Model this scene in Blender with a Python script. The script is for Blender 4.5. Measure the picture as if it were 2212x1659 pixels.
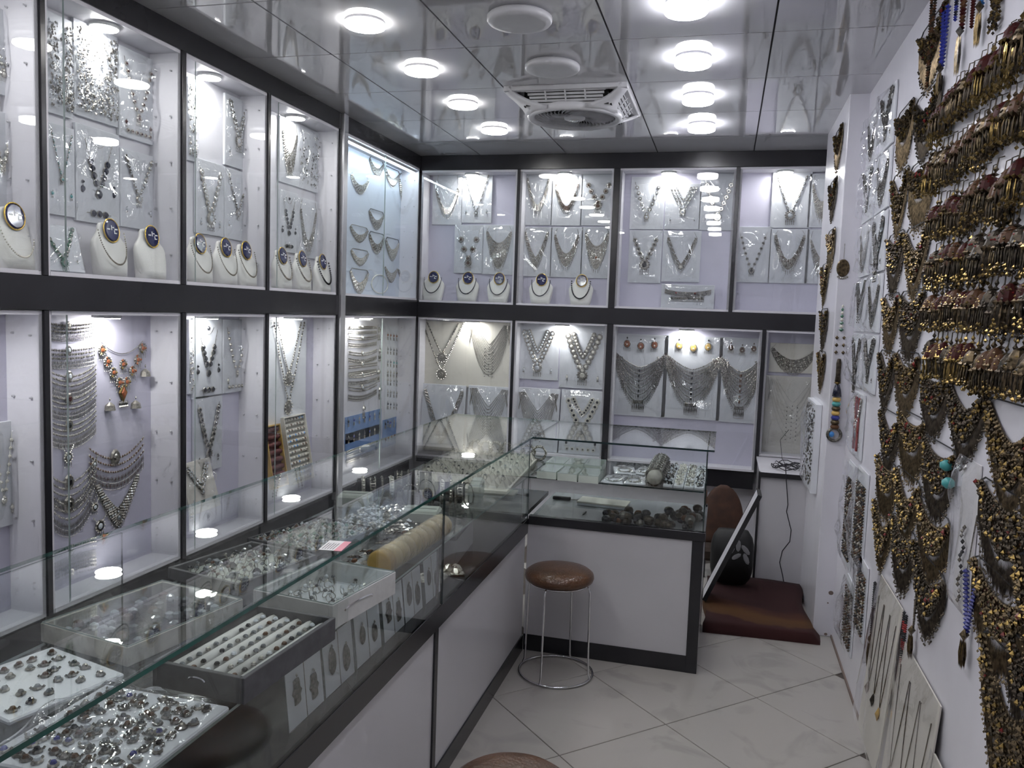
import bpy, math, random
from mathutils import Vector, Matrix

# ------------------------------------------------------------------ camera, world, exposure
FOCAL, CAM_Z = 1750.0, 1.53
CAM_ROWS = ((0.9663322833847722, 0.2548715533741222, 0.03524782786263788),
            (0.056047980238666445, -0.07481213320758531, -0.9956212978015769),
            (-0.2511185815497098, 0.9640765716506093, -0.08657841529428269))
scene = bpy.context.scene
col = scene.collection
for o in list(bpy.data.objects): bpy.data.objects.remove(o)
cam_data = bpy.data.cameras.new('camera')
cam_data.sensor_width = 36.0
cam_data.lens = 36.0 * FOCAL / 2212.0
cam_data.clip_start = 0.01
cam = bpy.data.objects.new('camera', cam_data); col.objects.link(cam)
r_, d_, f_ = [Vector(v) for v in CAM_ROWS]
cam.matrix_world = Matrix.Translation((0, 0, CAM_Z)) @ Matrix((r_, -d_, -f_)).transposed().to_4x4()
scene.camera = cam

world = bpy.data.worlds.new('world'); scene.world = world
world.use_nodes = True
world.node_tree.nodes['Background'].inputs[0].default_value = (0.55, 0.6, 0.7, 1)
world.node_tree.nodes['Background'].inputs[1].default_value = 0.25

vs = scene.view_settings
vs.view_transform = 'Standard'; vs.look = 'None'; vs.gamma = 1.0; vs.use_curve_mapping = False
vs.exposure = 0.0
cy = scene.cycles
cy.max_bounces = 7; cy.diffuse_bounces = 3; cy.glossy_bounces = 4; cy.transmission_bounces = 4
cy.transparent_max_bounces = 24
cy.use_adaptive_sampling = True; cy.adaptive_threshold = 0.12; cy.adaptive_min_samples = 8
cy.caustics_reflective = False; cy.caustics_refractive = False
cy.sample_clamp_indirect = 4.0
cy.use_denoising = True

CEIL_LAMP = 42.0      # radiance of the round ceiling lamps
CASE_LAMP = 128.0     # radiance of the puck lamps inside the cabinets
STRIP_LAMP = 44.0     # radiance of the LED strip in the corner cabinet

# ------------------------------------------------------------------ the place, measured in metres
CEIL = 2.605
XL = -2.13            # glass front of the left cabinets
XLB = -2.265          # their back panel
YB = 5.42             # glass front of the back cabinets
YBB = 5.555           # their back panel
XR = 0.588            # right wall
XP, YP = 0.50, 4.15   # pillar: side and front
CX, CXB = -0.81, -1.37   # left counter: front, back
CY, CYB = 3.50, 4.10     # back counter: front, back
CZT = 0.985           # counter glass top
SHELF = 0.80          # glass shelf in the counter
DECK = 0.61           # floor of the counter showcase

def ray(u, v):
    x, y = (u - 1106.0) / FOCAL, (v - 829.5) / FOCAL
    return r_ * x + d_ * y + f_
def on_x(u, v, X): d = ray(u, v); t = X / d.x; return Vector((X, d.y * t, CAM_Z + d.z * t))
def on_y(u, v, Y): d = ray(u, v); t = Y / d.y; return Vector((d.x * t, Y, CAM_Z + d.z * t))
def on_z(u, v, Z): d = ray(u, v); t = (Z - CAM_Z) / d.z; return Vector((d.x * t, d.y * t, Z))

# ------------------------------------------------------------------ materials
MATS = {}
def new_mat(name):
    m = bpy.data.materials.new(name); m.use_nodes = True
    nt = m.node_tree; nt.nodes.clear()
    out = nt.nodes.new('ShaderNodeOutputMaterial')
    MATS[name] = m
    return m, nt, out
def pm(name, c, rough=0.5, metal=0.0, var=0.06, scale=14.0, bump=0.0, bscale=60.0, spec=0.5, coat=0.0, c2=None, detail=3.0, rvar=0.0):
    """principled surface with procedural colour variation, roughness wear and fine relief"""
    m, nt, out = new_mat(name)
    b = nt.nodes.new('ShaderNodeBsdfPrincipled')
    tc = nt.nodes.new('ShaderNodeTexCoord')
    nz = nt.nodes.new('ShaderNodeTexNoise'); nz.inputs['Scale'].default_value = scale; nz.inputs['Detail'].default_value = detail
    rp = nt.nodes.new('ShaderNodeValToRGB')
    ca = tuple(max(0, x * (1 - var)) for x in c); cb = c2 if c2 else tuple(min(1, x * (1 + var)) for x in c)
    rp.color_ramp.elements[0].position = 0.35; rp.color_ramp.elements[1].position = 0.65
    rp.color_ramp.elements[0].color = (*ca, 1); rp.color_ramp.elements[1].color = (*cb, 1)
    nt.links.new(tc.outputs['Object'], nz.inputs['Vector'])
    nt.links.new(nz.outputs['Fac'], rp.inputs['Fac'])
    nt.links.new(rp.outputs['Color'], b.inputs['Base Color'])
    b.inputs['Roughness'].default_value = rough; b.inputs['Metallic'].default_value = metal
    b.inputs['Specular IOR Level'].default_value = spec
    b.inputs['Coat Weight'].default_value = coat; b.inputs['Coat Roughness'].default_value = 0.05
    if rvar:
        mr = nt.nodes.new('ShaderNodeMapRange'); mr.inputs['To Min'].default_value = rough * (1 - rvar); mr.inputs['To Max'].default_value = rough * (1 + rvar)
        nt.links.new(nz.outputs['Fac'], mr.inputs['Value']); nt.links.new(mr.outputs['Result'], b.inputs['Roughness'])
    if bump:
        n2 = nt.nodes.new('ShaderNodeTexNoise'); n2.inputs['Scale'].default_value = bscale; n2.inputs['Detail'].default_value = 4
        bp = nt.nodes.new('ShaderNodeBump'); bp.inputs['Strength'].default_value = bump; bp.inputs['Distance'].default_value = 0.01
        nt.links.new(tc.outputs['Object'], n2.inputs['Vector']); nt.links.new(n2.outputs['Fac'], bp.inputs['Height'])
        nt.links.new(bp.outputs['Normal'], b.inputs['Normal'])
    nt.links.new(b.outputs['BSDF'], out.inputs['Surface'])
    return m
def glass_mat(name, tint, f0, rough=0.0, bump=0.0, bscale=30.0):
    """clear sheet: lets light straight through and reflects by a Schlick curve of the viewing angle"""
    m, nt, out = new_mat(name)
    N = nt.nodes.new; L = nt.links.new
    tr = N('ShaderNodeBsdfTransparent'); tr.inputs['Color'].default_value = (*tint, 1)
    gl = N('ShaderNodeBsdfGlossy'); gl.inputs['Roughness'].default_value = rough; gl.inputs['Color'].default_value = (1, 1, 1, 1)
    lw = N('ShaderNodeLayerWeight'); lw.inputs['Blend'].default_value = 0.5
    pw = N('ShaderNodeMath'); pw.operation = 'POWER'; pw.inputs[1].default_value = 5.0
    ma = N('ShaderNodeMath'); ma.operation = 'MULTIPLY_ADD'; ma.inputs[1].default_value = 1 - f0; ma.inputs[2].default_value = f0
    mx = N('ShaderNodeMixShader')
    L(lw.outputs['Facing'], pw.inputs[0]); L(pw.outputs[0], ma.inputs[0]); L(ma.outputs[0], mx.inputs['Fac'])
    L(tr.outputs[0], mx.inputs[1]); L(gl.outputs[0], mx.inputs[2]); L(mx.outputs[0], out.inputs['Surface'])
    if bump:
        tc = N('ShaderNodeTexCoord')
        nz = N('ShaderNodeTexNoise'); nz.inputs['Scale'].default_value = bscale; nz.inputs['Detail'].default_value = 3; nz.inputs['Distortion'].default_value = 1.5
        bp = N('ShaderNodeBump'); bp.inputs['Strength'].default_value = bump; bp.inputs['Distance'].default_value = 0.02
        L(tc.outputs['Object'], nz.inputs['Vector']); L(nz.outputs['Fac'], bp.inputs['Height'])
        L(bp.outputs['Normal'], gl.inputs['Normal']); L(bp.outputs['Normal'], lw.inputs['Normal'])
    return m
def lamp_mat(name, c, strength):
    m, nt, out = new_mat(name)
    e = nt.nodes.new('ShaderNodeEmission'); e.inputs['Color'].default_value = (*c, 1); e.inputs['Strength'].default_value = strength
    nt.links.new(e.outputs[0], out.inputs['Surface'])
    return m

pm('white_board', (0.72, 0.71, 0.76), 0.35, var=0.02, scale=3)
pm('lavender_board', (0.62, 0.60, 0.72), 0.35, var=0.03, scale=3)
pm('blue_board', (0.62, 0.68, 0.78), 0.3, var=0.03, scale=3)
pm('wall_paint', (0.80, 0.79, 0.85), 0.25, var=0.04, scale=2.5, bump=0.05, bscale=8)
pm('panel_white', (0.62, 0.61, 0.64), 0.16, var=0.02, scale=2)
pm('black_board', (0.020, 0.020, 0.024), 0.24, var=0.08, scale=6, rvar=0.12)
pm('black_matte', (0.006, 0.006, 0.007), 0.6, var=0.3)
pm('ceiling_panel', (0.58, 0.58, 0.60), 0.035, var=0.03, scale=2, spec=0.8, coat=0.3)
pm('ceiling_joint', (0.05, 0.05, 0.055), 0.6)
pm('aluminium', (0.62, 0.62, 0.64), 0.32, metal=0.9, var=0.05, scale=8)
pm('chrome', (0.7, 0.7, 0.72), 0.12, metal=1.0, var=0.05)
pm('plastic_white', (0.66, 0.66, 0.68), 0.35, var=0.03)
pm('plastic_grey', (0.28, 0.28, 0.30), 0.4, var=0.05)
pm('lamp_housing', (0.75, 0.75, 0.75), 0.4, var=0.02)
pm('grout', (0.09, 0.075, 0.065), 0.8)
pm('card_white', (0.74, 0.76, 0.80), 0.5, var=0.03, scale=6)
pm('card_cream', (0.70, 0.67, 0.60), 0.55, var=0.03, scale=6)
pm('bust_white', (0.78, 0.77, 0.74), 0.38, var=0.02, bump=0.08, bscale=160)
pm('label_blue', (0.010, 0.014, 0.085), 0.12, var=0.2, coat=0.5)
pm('gold_rim', (0.75, 0.5, 0.12), 0.25, metal=1.0)
pm('ink_white', (0.9, 0.9, 0.9), 0.5)
pm('silver', (0.54, 0.51, 0.45), 0.24, metal=1.0, var=0.35, scale=160)
pm('silver_dull', (0.34, 0.32, 0.285), 0.36, metal=0.8, var=0.4, scale=120)
pm('silver_dark', (0.17, 0.16, 0.145), 0.36, metal=0.8, var=0.5, scale=120)
pm('old_brass', (0.115, 0.085, 0.050), 0.34, metal=0.85, var=0.65, scale=90)
pm('dark_brass', (0.058, 0.046, 0.034), 0.40, metal=0.75, var=0.6, scale=90)
pm('gold_brass', (0.26, 0.18, 0.065), 0.28, metal=0.95, var=0.5, scale=90)
pm('stone_black', (0.02, 0.02, 0.024), 0.12, coat=0.4)
pm('stone_navy', (0.012, 0.014, 0.035), 0.15, coat=0.3)
pm('stone_red', (0.20, 0.02, 0.02), 0.15, coat=0.4)
pm('stone_maroon', (0.060, 0.013, 0.012), 0.38, coat=0.0, spec=0.12)
pm('stone_brown', (0.105, 0.050, 0.026), 0.38, coat=0.0, spec=0.15)
pm('stone_green', (0.05, 0.16, 0.10), 0.2, coat=0.3)
pm('stone_turquoise', (0.07, 0.36, 0.36), 0.3, coat=0.2)
pm('stone_blue', (0.03, 0.04, 0.28), 0.22, coat=0.3)
pm('stone_sky', (0.06, 0.25, 0.62), 0.3)
pm('stone_clear', (0.66, 0.70, 0.74), 0.08, coat=0.6, var=0.2, scale=100)
pm('stone_grey', (0.24, 0.26, 0.28), 0.14, coat=0.5, var=0.4, scale=60)
pm('stone_pearl', (0.72, 0.70, 0.62), 0.25, coat=0.3)
pm('stone_carnelian', (0.30, 0.09, 0.035), 0.25, coat=0.3)
pm('thread_black', (0.012, 0.012, 0.016), 0.7)
pm('thread_red', (0.28, 0.02, 0.02), 0.7)
pm('seat_brown', (0.085, 0.036, 0.014), 0.30, var=0.35, scale=8, bump=0.3, bscale=120, coat=0.25)
pm('velvet_grey', (0.10, 0.10, 0.105), 0.75, var=0.15, scale=30)
pm('velvet_black', (0.018, 0.018, 0.022), 0.8, var=0.2)
pm('velvet_red', (0.10, 0.02, 0.02), 0.8, var=0.2)
pm('foam_white', (0.66, 0.66, 0.64), 0.8, var=0.05, scale=30, bump=0.1)
pm('foam_cream', (0.56, 0.54, 0.48), 0.8, var=0.1, scale=40)
pm('foam_sage', (0.42, 0.45, 0.41), 0.7, var=0.05)
pm('tray_wood', (0.42, 0.40, 0.34), 0.5, var=0.1)
pm('box_mint', (0.62, 0.68, 0.62), 0.35, var=0.05)
pm('bangle_cream', (0.62, 0.50, 0.28), 0.35, var=0.15)
pm('bangle_amber', (0.55, 0.36, 0.10), 0.3, var=0.2)
pm('paper_pink', (0.72, 0.30, 0.36), 0.6)
pm('paper_white', (0.75, 0.74, 0.75), 0.6)
pm('ink_grey', (0.25, 0.22, 0.24), 0.6)
pm('plush_dark', (0.03, 0.018, 0.012), 0.8, var=0.3)
pm('deck_grey', (0.34, 0.35, 0.37), 0.2, var=0.05)
pm('plush_brown', (0.055, 0.022, 0.012), 0.7, var=0.3)
pm('cable_black', (0.012, 0.012, 0.02), 0.45)
pm('plaster_scar', (0.22, 0.17, 0.15), 0.9)
pm('earring_blue_card', (0.16, 0.27, 0.52), 0.5, var=0.15, scale=12)
pm('glass_edge', (0.014, 0.095, 0.078), 0.12, var=0.3, scale=10, coat=0.3)
pm('glass_edge_dark', (0.012, 0.030, 0.032), 0.15, var=0.3, scale=10)
pm('glass_edge_pale', (0.42, 0.50, 0.48), 0.2, var=0.1)
glass_mat('glass', (0.955, 0.975, 0.968), 0.042)
glass_mat('glass_case', (0.97, 0.98, 0.98), 0.030)
glass_mat('film', (0.97, 0.97, 0.98), 0.11, 0.05, bump=0.05, bscale=30)
glass_mat('film_clear', (0.95, 0.95, 0.95), 0.06, 0.08, bump=0.4, bscale=40)
lamp_mat('lamp_ceiling', (1.0, 0.985, 0.96), CEIL_LAMP)
lamp_mat('lamp_ceiling_cool', (0.94, 0.94, 1.0), CEIL_LAMP)
lamp_mat('lamp_case', (1.0, 0.99, 0.97), CASE_LAMP)
lamp_mat('lamp_case_low', (1.0, 0.99, 0.97), CASE_LAMP * 0.72)
lamp_mat('lamp_strip', (0.78, 0.91, 1.0), STRIP_LAMP)

def tile_mat():
    m, nt, out = new_mat('floor_tile')
    N = nt.nodes.new; L = nt.links.new
    b = N('ShaderNodeBsdfPrincipled'); tc = N('ShaderNodeTexCoord')
    geo = N('ShaderNodeNewGeometry')
    wv = N('ShaderNodeTexNoise'); wv.inputs['Scale'].default_value = 3.5; wv.inputs['Detail'].default_value = 8; wv.inputs['Distortion'].default_value = 1.2
    L(geo.outputs['Position'], wv.inputs['Vector'])
    rp = N('ShaderNodeValToRGB'); e = rp.color_ramp.elements
    e[0].position = 0.36; e[0].color = (0.39, 0.37, 0.345, 1); e[1].position = 0.46; e[1].color = (0.455, 0.43, 0.40, 1)
    L(wv.outputs['Fac'], rp.inputs['Fac']); L(rp.outputs['Color'], b.inputs['Base Color'])
    b.inputs['Roughness'].default_value = 0.22
    L(b.outputs[0], out.inputs['Surface'])
tile_mat()
def carpet_mat():
    m, nt, out = new_mat('carpet')
    N = nt.nodes.new; L = nt.links.new
    b = N('ShaderNodeBsdfPrincipled'); geo = N('ShaderNodeNewGeometry')
    mp = N('ShaderNodeMapping'); mp.inputs['Location'].default_value = (-0.32, -4.85, 0); mp.inputs['Scale'].default_value = (1.0, 1.0, 0.0)
    ln = N('ShaderNodeVectorMath'); ln.operation = 'LENGTH'
    nz = N('ShaderNodeTexNoise'); nz.inputs['Scale'].default_value = 5
    ad = N('ShaderNodeMath'); ad.operation = 'MULTIPLY_ADD'; ad.inputs[1].default_value = 0.18
    L(geo.outputs['Position'], mp.inputs['Vector']); L(mp.outputs[0], ln.inputs[0]); L(geo.outputs['Position'], nz.inputs['Vector'])
    L(nz.outputs['Fac'], ad.inputs[0]); L(ln.outputs['Value'], ad.inputs[2])
    rp = N('ShaderNodeValToRGB'); rp.color_ramp.interpolation = 'EASE'
    e = rp.color_ramp.elements
    e[0].position = 0.0; e[0].color = (0.0240, 0.0036, 0.0048, 1); e[1].position = 1.0; e[1].color = (0.0300, 0.0048, 0.0048, 1)
    for p, c in ((0.60, (0.0292, 0.0046, 0.0052)), (0.66, (0.0553, 0.0143, 0.0065)), (0.76, (0.0975, 0.0390, 0.0091)), (0.82, (0.0845, 0.0338, 0.0091)), (0.855, (0.0358, 0.0059, 0.0059))):
        k = e.new(p); k.color = (*c, 1)
    L(ad.outputs[0], rp.inputs['Fac']); L(rp.outputs['Color'], b.inputs['Base Color'])
    b.inputs['Roughness'].default_value = 0.95
    n2 = N('ShaderNodeTexNoise'); n2.inputs['Scale'].default_value = 300
    bp = N('ShaderNodeBump'); bp.inputs['Strength'].default_value = 0.5
    L(n2.outputs['Fac'], bp.inputs['Height']); L(bp.outputs[0], b.inputs['Normal'])
    L(b.outputs[0], out.inputs['Surface'])
carpet_mat()

# ------------------------------------------------------------------ mesh builder and scene helpers
class MB:
    def __init__(s): s.v = []; s.f = []; s.m = []; s.mats = []
    def mi(s, name):
        if name not in s.mats: s.mats.append(name)
        return s.mats.index(name)
    def add(s, vs, fs, mat):
        n = len(s.v); k = s.mi(mat)
        s.v.extend(vs)
        for f in fs: s.f.append([i + n for i in f]); s.m.append(k)
    def box(s, x0, x1, y0, y1, z0, z1, mat, b=0.0):
        if b <= 0:
            s.add([(x0,y0,z0),(x1,y0,z0),(x1,y1,z0),(x0,y1,z0),(x0,y0,z1),(x1,y0,z1),(x1,y1,z1),(x0,y1,z1)],
                  [(3,2,1,0),(4,5,6,7),(0,1,5,4),(1,2,6,5),(2,3,7,6),(3,0,4,7)], mat); return s
        vs = []; idx = {}
        for i, sx in enumerate((x0, x1)):
            for j, sy in enumerate((y0, y1)):
                for k, sz in enumerate((z0, z1)):
                    ix, iy, iz = (b if i == 0 else -b), (b if j == 0 else -b), (b if k == 0 else -b)
                    for a, p in enumerate(((sx, sy + iy, sz + iz), (sx + ix, sy, sz + iz), (sx + ix, sy + iy, sz))):
                        idx[(i, j, k, a)] = len(vs); vs.append(p)
        fs = []
        for i in (0, 1):
            q = [idx[(i,0,0,0)], idx[(i,1,0,0)], idx[(i,1,1,0)], idx[(i,0,1,0)]]; fs.append(q if i else q[::-1])
            q = [idx[(0,i,0,1)], idx[(1,i,0,1)], idx[(1,i,1,1)], idx[(0,i,1,1)]]; fs.append(q if not i else q[::-1])
            q = [idx[(0,0,i,2)], idx[(1,0,i,2)], idx[(1,1,i,2)], idx[(0,1,i,2)]]; fs.append(q if i else q[::-1])
        c = Vector(((x0+x1)/2, (y0+y1)/2, (z0+z1)/2))
        def orient(q):
            P = [Vector(vs[t]) for t in q]; n = (P[1]-P[0]).cross(P[2]-P[0]); mid = sum(P, Vector())/len(P)
            return q if n.dot(mid - c) > 0 else q[::-1]
        for j in (0, 1):
            for k in (0, 1):
                fs.append(orient([idx[(0,j,k,1)], idx[(1,j,k,1)], idx[(1,j,k,2)], idx[(0,j,k,2)]]))
                fs.append(orient([idx[(j,0,k,0)], idx[(j,1,k,0)], idx[(j,1,k,2)], idx[(j,0,k,2)]]))
                fs.append(orient([idx[(j,k,0,0)], idx[(j,k,1,0)], idx[(j,k,1,1)], idx[(j,k,0,1)]]))
                for i in (0, 1): fs.append(orient([idx[(i,j,k,a)] for a in (0,1,2)]))
        s.add(vs, fs, mat); return s
    def octa(s, c, rx, ry, rz, mat):
        x, y, z = c
        s.add([(x+rx,y,z),(x-rx,y,z),(x,y+ry,z),(x,y-ry,z),(x,y,z+rz),(x,y,z-rz)],
              [(0,2,4),(2,1,4),(1,3,4),(3,0,4),(2,0,5),(1,2,5),(3,1,5),(0,3,5)], mat); return s
    def gem(s, c, rx, rz, t, mat, n=8, top=0.6):
        """faceted cabochon in the x-z plane, bulging towards -y"""
        x, y, z = c; vs = []; fs = []
        for k in range(n):
            a = 2*math.pi*k/n; vs.append((x + rx*math.cos(a), y, z + rz*math.sin(a)))
        for k in range(n):
            a = 2*math.pi*k/n; vs.append((x + rx*top*math.cos(a), y - t, z + rz*top*math.sin(a)))
        for k in range(n): fs.append((k, (k+1) % n, n+(k+1) % n, n+k))
        fs.append(tuple(range(n, 2*n)))
        s.add(vs, fs, mat); return s
    def tube(s, pts, r, mat, n=4, closed=False, cap=False):
        pts = [Vector(p) for p in pts]; k = len(pts); vs = []; fs = []; up = None
        for i, p in enumerate(pts):
            a = pts[(i-1) % k] if (closed or i) else p; b = pts[(i+1) % k] if (closed or i < k-1) else p
            t = (b - a).normalized() if (b - a).length > 1e-9 else Vector((0, 0, 1))
            if up is None: up = Vector((0, 0, 1)) if abs(t.z) < 0.9 else Vector((1, 0, 0))
            x = up.cross(t)
            if x.length < 1e-6: x = Vector((1, 0, 0)).cross(t)
            x.normalize(); y = t.cross(x); up = y
            rr = r[i] if isinstance(r, (list, tuple)) else r
            for j in range(n):
                an = 2*math.pi*j/n; q = p + (x*math.cos(an) + y*math.sin(an))*rr; vs.append(tuple(q))
        for i in range(k if closed else k-1):
            for j in range(n):
                a = i*n + j; b = i*n + (j+1) % n; c = ((i+1) % k)*n + (j+1) % n; d = ((i+1) % k)*n + j
                fs.append((a, b, c, d))
        if cap and not closed: fs.append(tuple(range(n-1, -1, -1))); fs.append(tuple(range((k-1)*n, k*n)))
        s.add(vs, fs, mat); return s
    def lathe(s, prof, c, mat, n=16, caps=True):
        vs = []; fs = []; k = len(prof)
        for r, z in prof:
            for j in range(n):
                a = 2*math.pi*j/n; vs.append((c[0] + r*math.cos(a), c[1] + r*math.sin(a), c[2] + z))
        for i in range(k-1):
            for j in range(n):
                fs.append((i*n+j, i*n+(j+1) % n, (i+1)*n+(j+1) % n, (i+1)*n+j))
        if caps: fs.append(tuple(range(n-1, -1, -1))); fs.append(tuple(range((k-1)*n, k*n)))
        s.add(vs, fs, mat); return s
    def loft(s, rings, mat, caps=True):
        n = len(rings[0]); vs = [p for r in rings for p in r]; fs = []
        for i in range(len(rings)-1):
            for j in range(n): fs.append((i*n+j, i*n+(j+1) % n, (i+1)*n+(j+1) % n, (i+1)*n+j))
        if caps: fs.append(tuple(range(n-1, -1, -1))); fs.append(tuple(range((len(rings)-1)*n, len(rings)*n)))
        s.add(vs, fs, mat); return s
    def sheet(s, nx, nz, fn, mat):
        vs = [fn(i/nx, j/nz) for j in range(nz+1) for i in range(nx+1)]
        fs = [(j*(nx+1)+i, j*(nx+1)+i+1, (j+1)*(nx+1)+i+1, (j+1)*(nx+1)+i) for j in range(nz) for i in range(nx)]
        s.add(vs, fs, mat); return s
    def mesh(s, name, smooth=False):
        me = bpy.data.meshes.new(name); me.from_pydata([tuple(p) for p in s.v], [], s.f)
        for k in s.mats: me.materials.append(MATS[k])
        me.polygons.foreach_set('material_index', s.m)
        if smooth: me.polygons.foreach_set('use_smooth', [True]*len(s.f))
        me.update(); return me
    def build(s, name, parent=None, smooth=False, loc=None, rot=None):
        return link(name, s.mesh(name, smooth), parent, loc, rot)

def link(name, me, parent=None, loc=None, rot=None):
    o = bpy.data.objects.new(name, me); col.objects.link(o)
    if parent is not None: o.parent = parent
    if loc is not None: o.location = loc
    if rot is not None: o.rotation_euler = rot
    return o
def tag(o, label=None, cat=None, group=None, kind=None):
    if label: o['label'] = label
    if cat: o['category'] = cat
    if group: o['group'] = group
    if kind: o['kind'] = kind
    return o
def thing(name, label, cat, loc=(0, 0, 0), rz=0.0, group=None, rot=None):
    o = bpy.data.objects.new(name, None); col.objects.link(o); o.empty_display_size = 0.02
    o.location = loc; o.rotation_euler = rot if rot else (0, 0, rz)
    return tag(o, label, cat, group)
def boxpart(name, dims, mat, parent=None, b=0.0):
    return MB().box(*dims, mat, b).build(name, parent)
def struct(o): o['kind'] = 'structure'; return o
def pane(name, dims, parent, mat='glass', edge='glass_edge', thin=0):
    """glass sheet; its four narrow sides get the green edge material. thin = axis of the thickness"""
    mb = MB(); x0, x1, y0, y1, z0, z1 = dims
    v = [(x0,y0,z0),(x1,y0,z0),(x1,y1,z0),(x0,y1,z0),(x0,y0,z1),(x1,y0,z1),(x1,y1,z1),(x0,y1,z1)]
    faces = {2: [(3,2,1,0),(4,5,6,7)], 1: [(0,1,5,4),(2,3,7,6)], 0: [(1,2,6,5),(3,0,4,7)]}
    for ax, fs in faces.items(): mb.add(v, fs, mat if ax == thin else edge)
    return mb.build(name, parent)
MESH = {}
def cached(key, fn):
    if key not in MESH: MESH[key] = fn()
    return MESH[key]
RZ = {'left': math.pi/2, 'back': 0.0, 'right': -math.pi/2, 'pillar': 0.0}
R = random.Random(11)
ORDW = 'first second third fourth fifth sixth seventh eighth ninth tenth eleventh twelfth thirteenth fourteenth fifteenth sixteenth seventeenth eighteenth nineteenth twentieth twenty-first twenty-second twenty-third twenty-fourth twenty-fifth twenty-sixth'.split()

# ================================================================== SETTING
Y0 = -0.75
# floor: grout bed and diagonal tiles
floor = struct(boxpart('floor', (-2.4, 0.75, Y0, 5.75, -0.08, -0.004), 'grout'))
TS = 0.4835; DIAG = TS / math.sqrt(2)
tile_me = MB().box(-TS/2+0.0018, TS/2-0.0018, -TS/2+0.0018, TS/2-0.0018, -0.008, 0.0, 'floor_tile', 0.0012).mesh('tile')
for i in range(-16, 18):
    for j in range(-16, 18):
        x = -0.136 + (i + 0.5) * DIAG - (j + 0.5) * DIAG; y = 3.014 + (i + 0.5) * DIAG + (j + 0.5) * DIAG
        if -1.1 < x < 0.85 and 0.6 < y < 5.2: link('tile', tile_me, floor, (x, y, 0.0), (0, 0, math.pi/4))
boxpart('tile_bed', (-2.4, -1.2, Y0, 5.75, -0.004, -0.001), 'floor_tile', floor)
# ceiling: dark joints, glossy square panels
ceiling = struct(boxpart('ceiling', (-2.4, 0.75, Y0, 5.75, CEIL + 0.012, CEIL + 0.08), 'ceiling_joint'))
PX, PY = 0.6005, 0.589
pan_me = MB().box(-PX/2+0.0036, PX/2-0.0036, -PY/2+0.0026, PY/2-0.0026, 0.0, 0.014, 'ceiling_panel').mesh('ceiling_panel')
for i in range(-2, 4):
    for j in range(-7, 5):
        link('ceiling_panel', pan_me, ceiling, (-1.692 + PX*(i+0.5), 3.245 + PY*(j+0.5), CEIL), (R.uniform(-.0012, .0012), R.uniform(-.0012, .0012), 0))
struct(boxpart('wall_left', (-2.42, -2.285, Y0, 5.75, 0, CEIL + .05), 'wall_paint'))
struct(boxpart('wall_back', (-2.3, 0.75, 5.575, 5.75, 0, CEIL + .05), 'wall_paint'))
wall_right = struct(boxpart('wall_right', (XR, 0.75, Y0, 5.75, 0, CEIL + .05), 'wall_paint'))
struct(boxpart('wall_front', (-2.3, 0.75, Y0 - 0.12, Y0, 0, CEIL + .05), 'wall_paint'))
pillar = struct(boxpart('pillar', (XP, XR + 0.01, YP, 5.0, 0, CEIL + .01), 'wall_paint', None, 0.003))
sk = boxpart('baseboard_right', (XR - 0.006, XR + 0.005, 1.0, YP, 0, 0.012), 'plaster_scar'); struct(sk)
# black fascias and bands
struct(boxpart('trim_1', (-2.29, XL + 0.006, 0.3, 5.57, 2.515, CEIL), 'black_board', None, 0.002))
struct(boxpart('trim_2', (XL + 0.006, XR, YB - 0.006, 5.57, 2.505, CEIL), 'black_board', None, 0.002))
struct(boxpart('trim_3', (-2.29, XL + 0.006, 0.3, 5.57, 1.487, 1.60), 'black_board', None, 0.002))
struct(boxpart('trim_4', (XL + 0.006, XR, YB - 0.006, 5.57, 1.483, 1.59), 'black_board', None, 0.002))
ap = struct(boxpart('trim_5', (-2.15, XL + 0.022, 4.205, 4.258, 0.42, CEIL - 0.002), 'aluminium', None, 0.002))

# ================================================================== CEILING LAMPS
def ceiling_lamp(x, y, r, h, lens, label, group):
    t = thing('ceiling_light', label, 'ceiling light', (x, y, CEIL), group=group)
    MB().lathe([(r*0.97, 0), (r*0.97, -0.010)], (0, 0, 0), 'plastic_grey', 24).build('housing', t)
    MB().lathe([(r*0.98, -0.010), (r, -0.012), (r, -h + 0.004), (r*0.95, -h)], (0, 0, 0), lens, 24).build('lens', t)
    return t
ORD = ['farthest', 'second farthest', 'third farthest', 'fourth farthest', 'fifth farthest', 'sixth farthest', 'seventh farthest', 'nearest']
for k in range(8):
    y = 4.66 - 0.588 * k
    ceiling_lamp(-1.375, y, 0.078, 0.022, 'lamp_ceiling', f'lit round ceiling lamp, {ORD[k]} of the left row over the counter', 'left row of round ceiling lamps')
    ceiling_lamp(-0.190, y, 0.074, 0.040, 'lamp_ceiling_cool', f'lit round ceiling lamp, {ORD[k]} of the right row above the aisle', 'right row of round ceiling lamps')
for k, y in enumerate((3.50, 2.925)):
    t = thing('ceiling_light', 'unlit large white round ceiling lamp, ' + ('next to the ceiling fan' if k == 0 else 'farther from the ceiling fan'), 'ceiling light', (-0.782, y, CEIL), group='unlit round ceiling lamps')
    MB().lathe([(0.105, 0), (0.105, -0.006)], (0, 0, 0), 'plastic_grey', 28).build('housing', t)
    MB().lathe([(0.112, -0.005), (0.118, -0.010), (0.118, -0.024), (0.112, -0.031), (0.09, -0.034)], (0, 0, 0), 'plastic_white', 32).build('diffuser', t, True)

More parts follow.
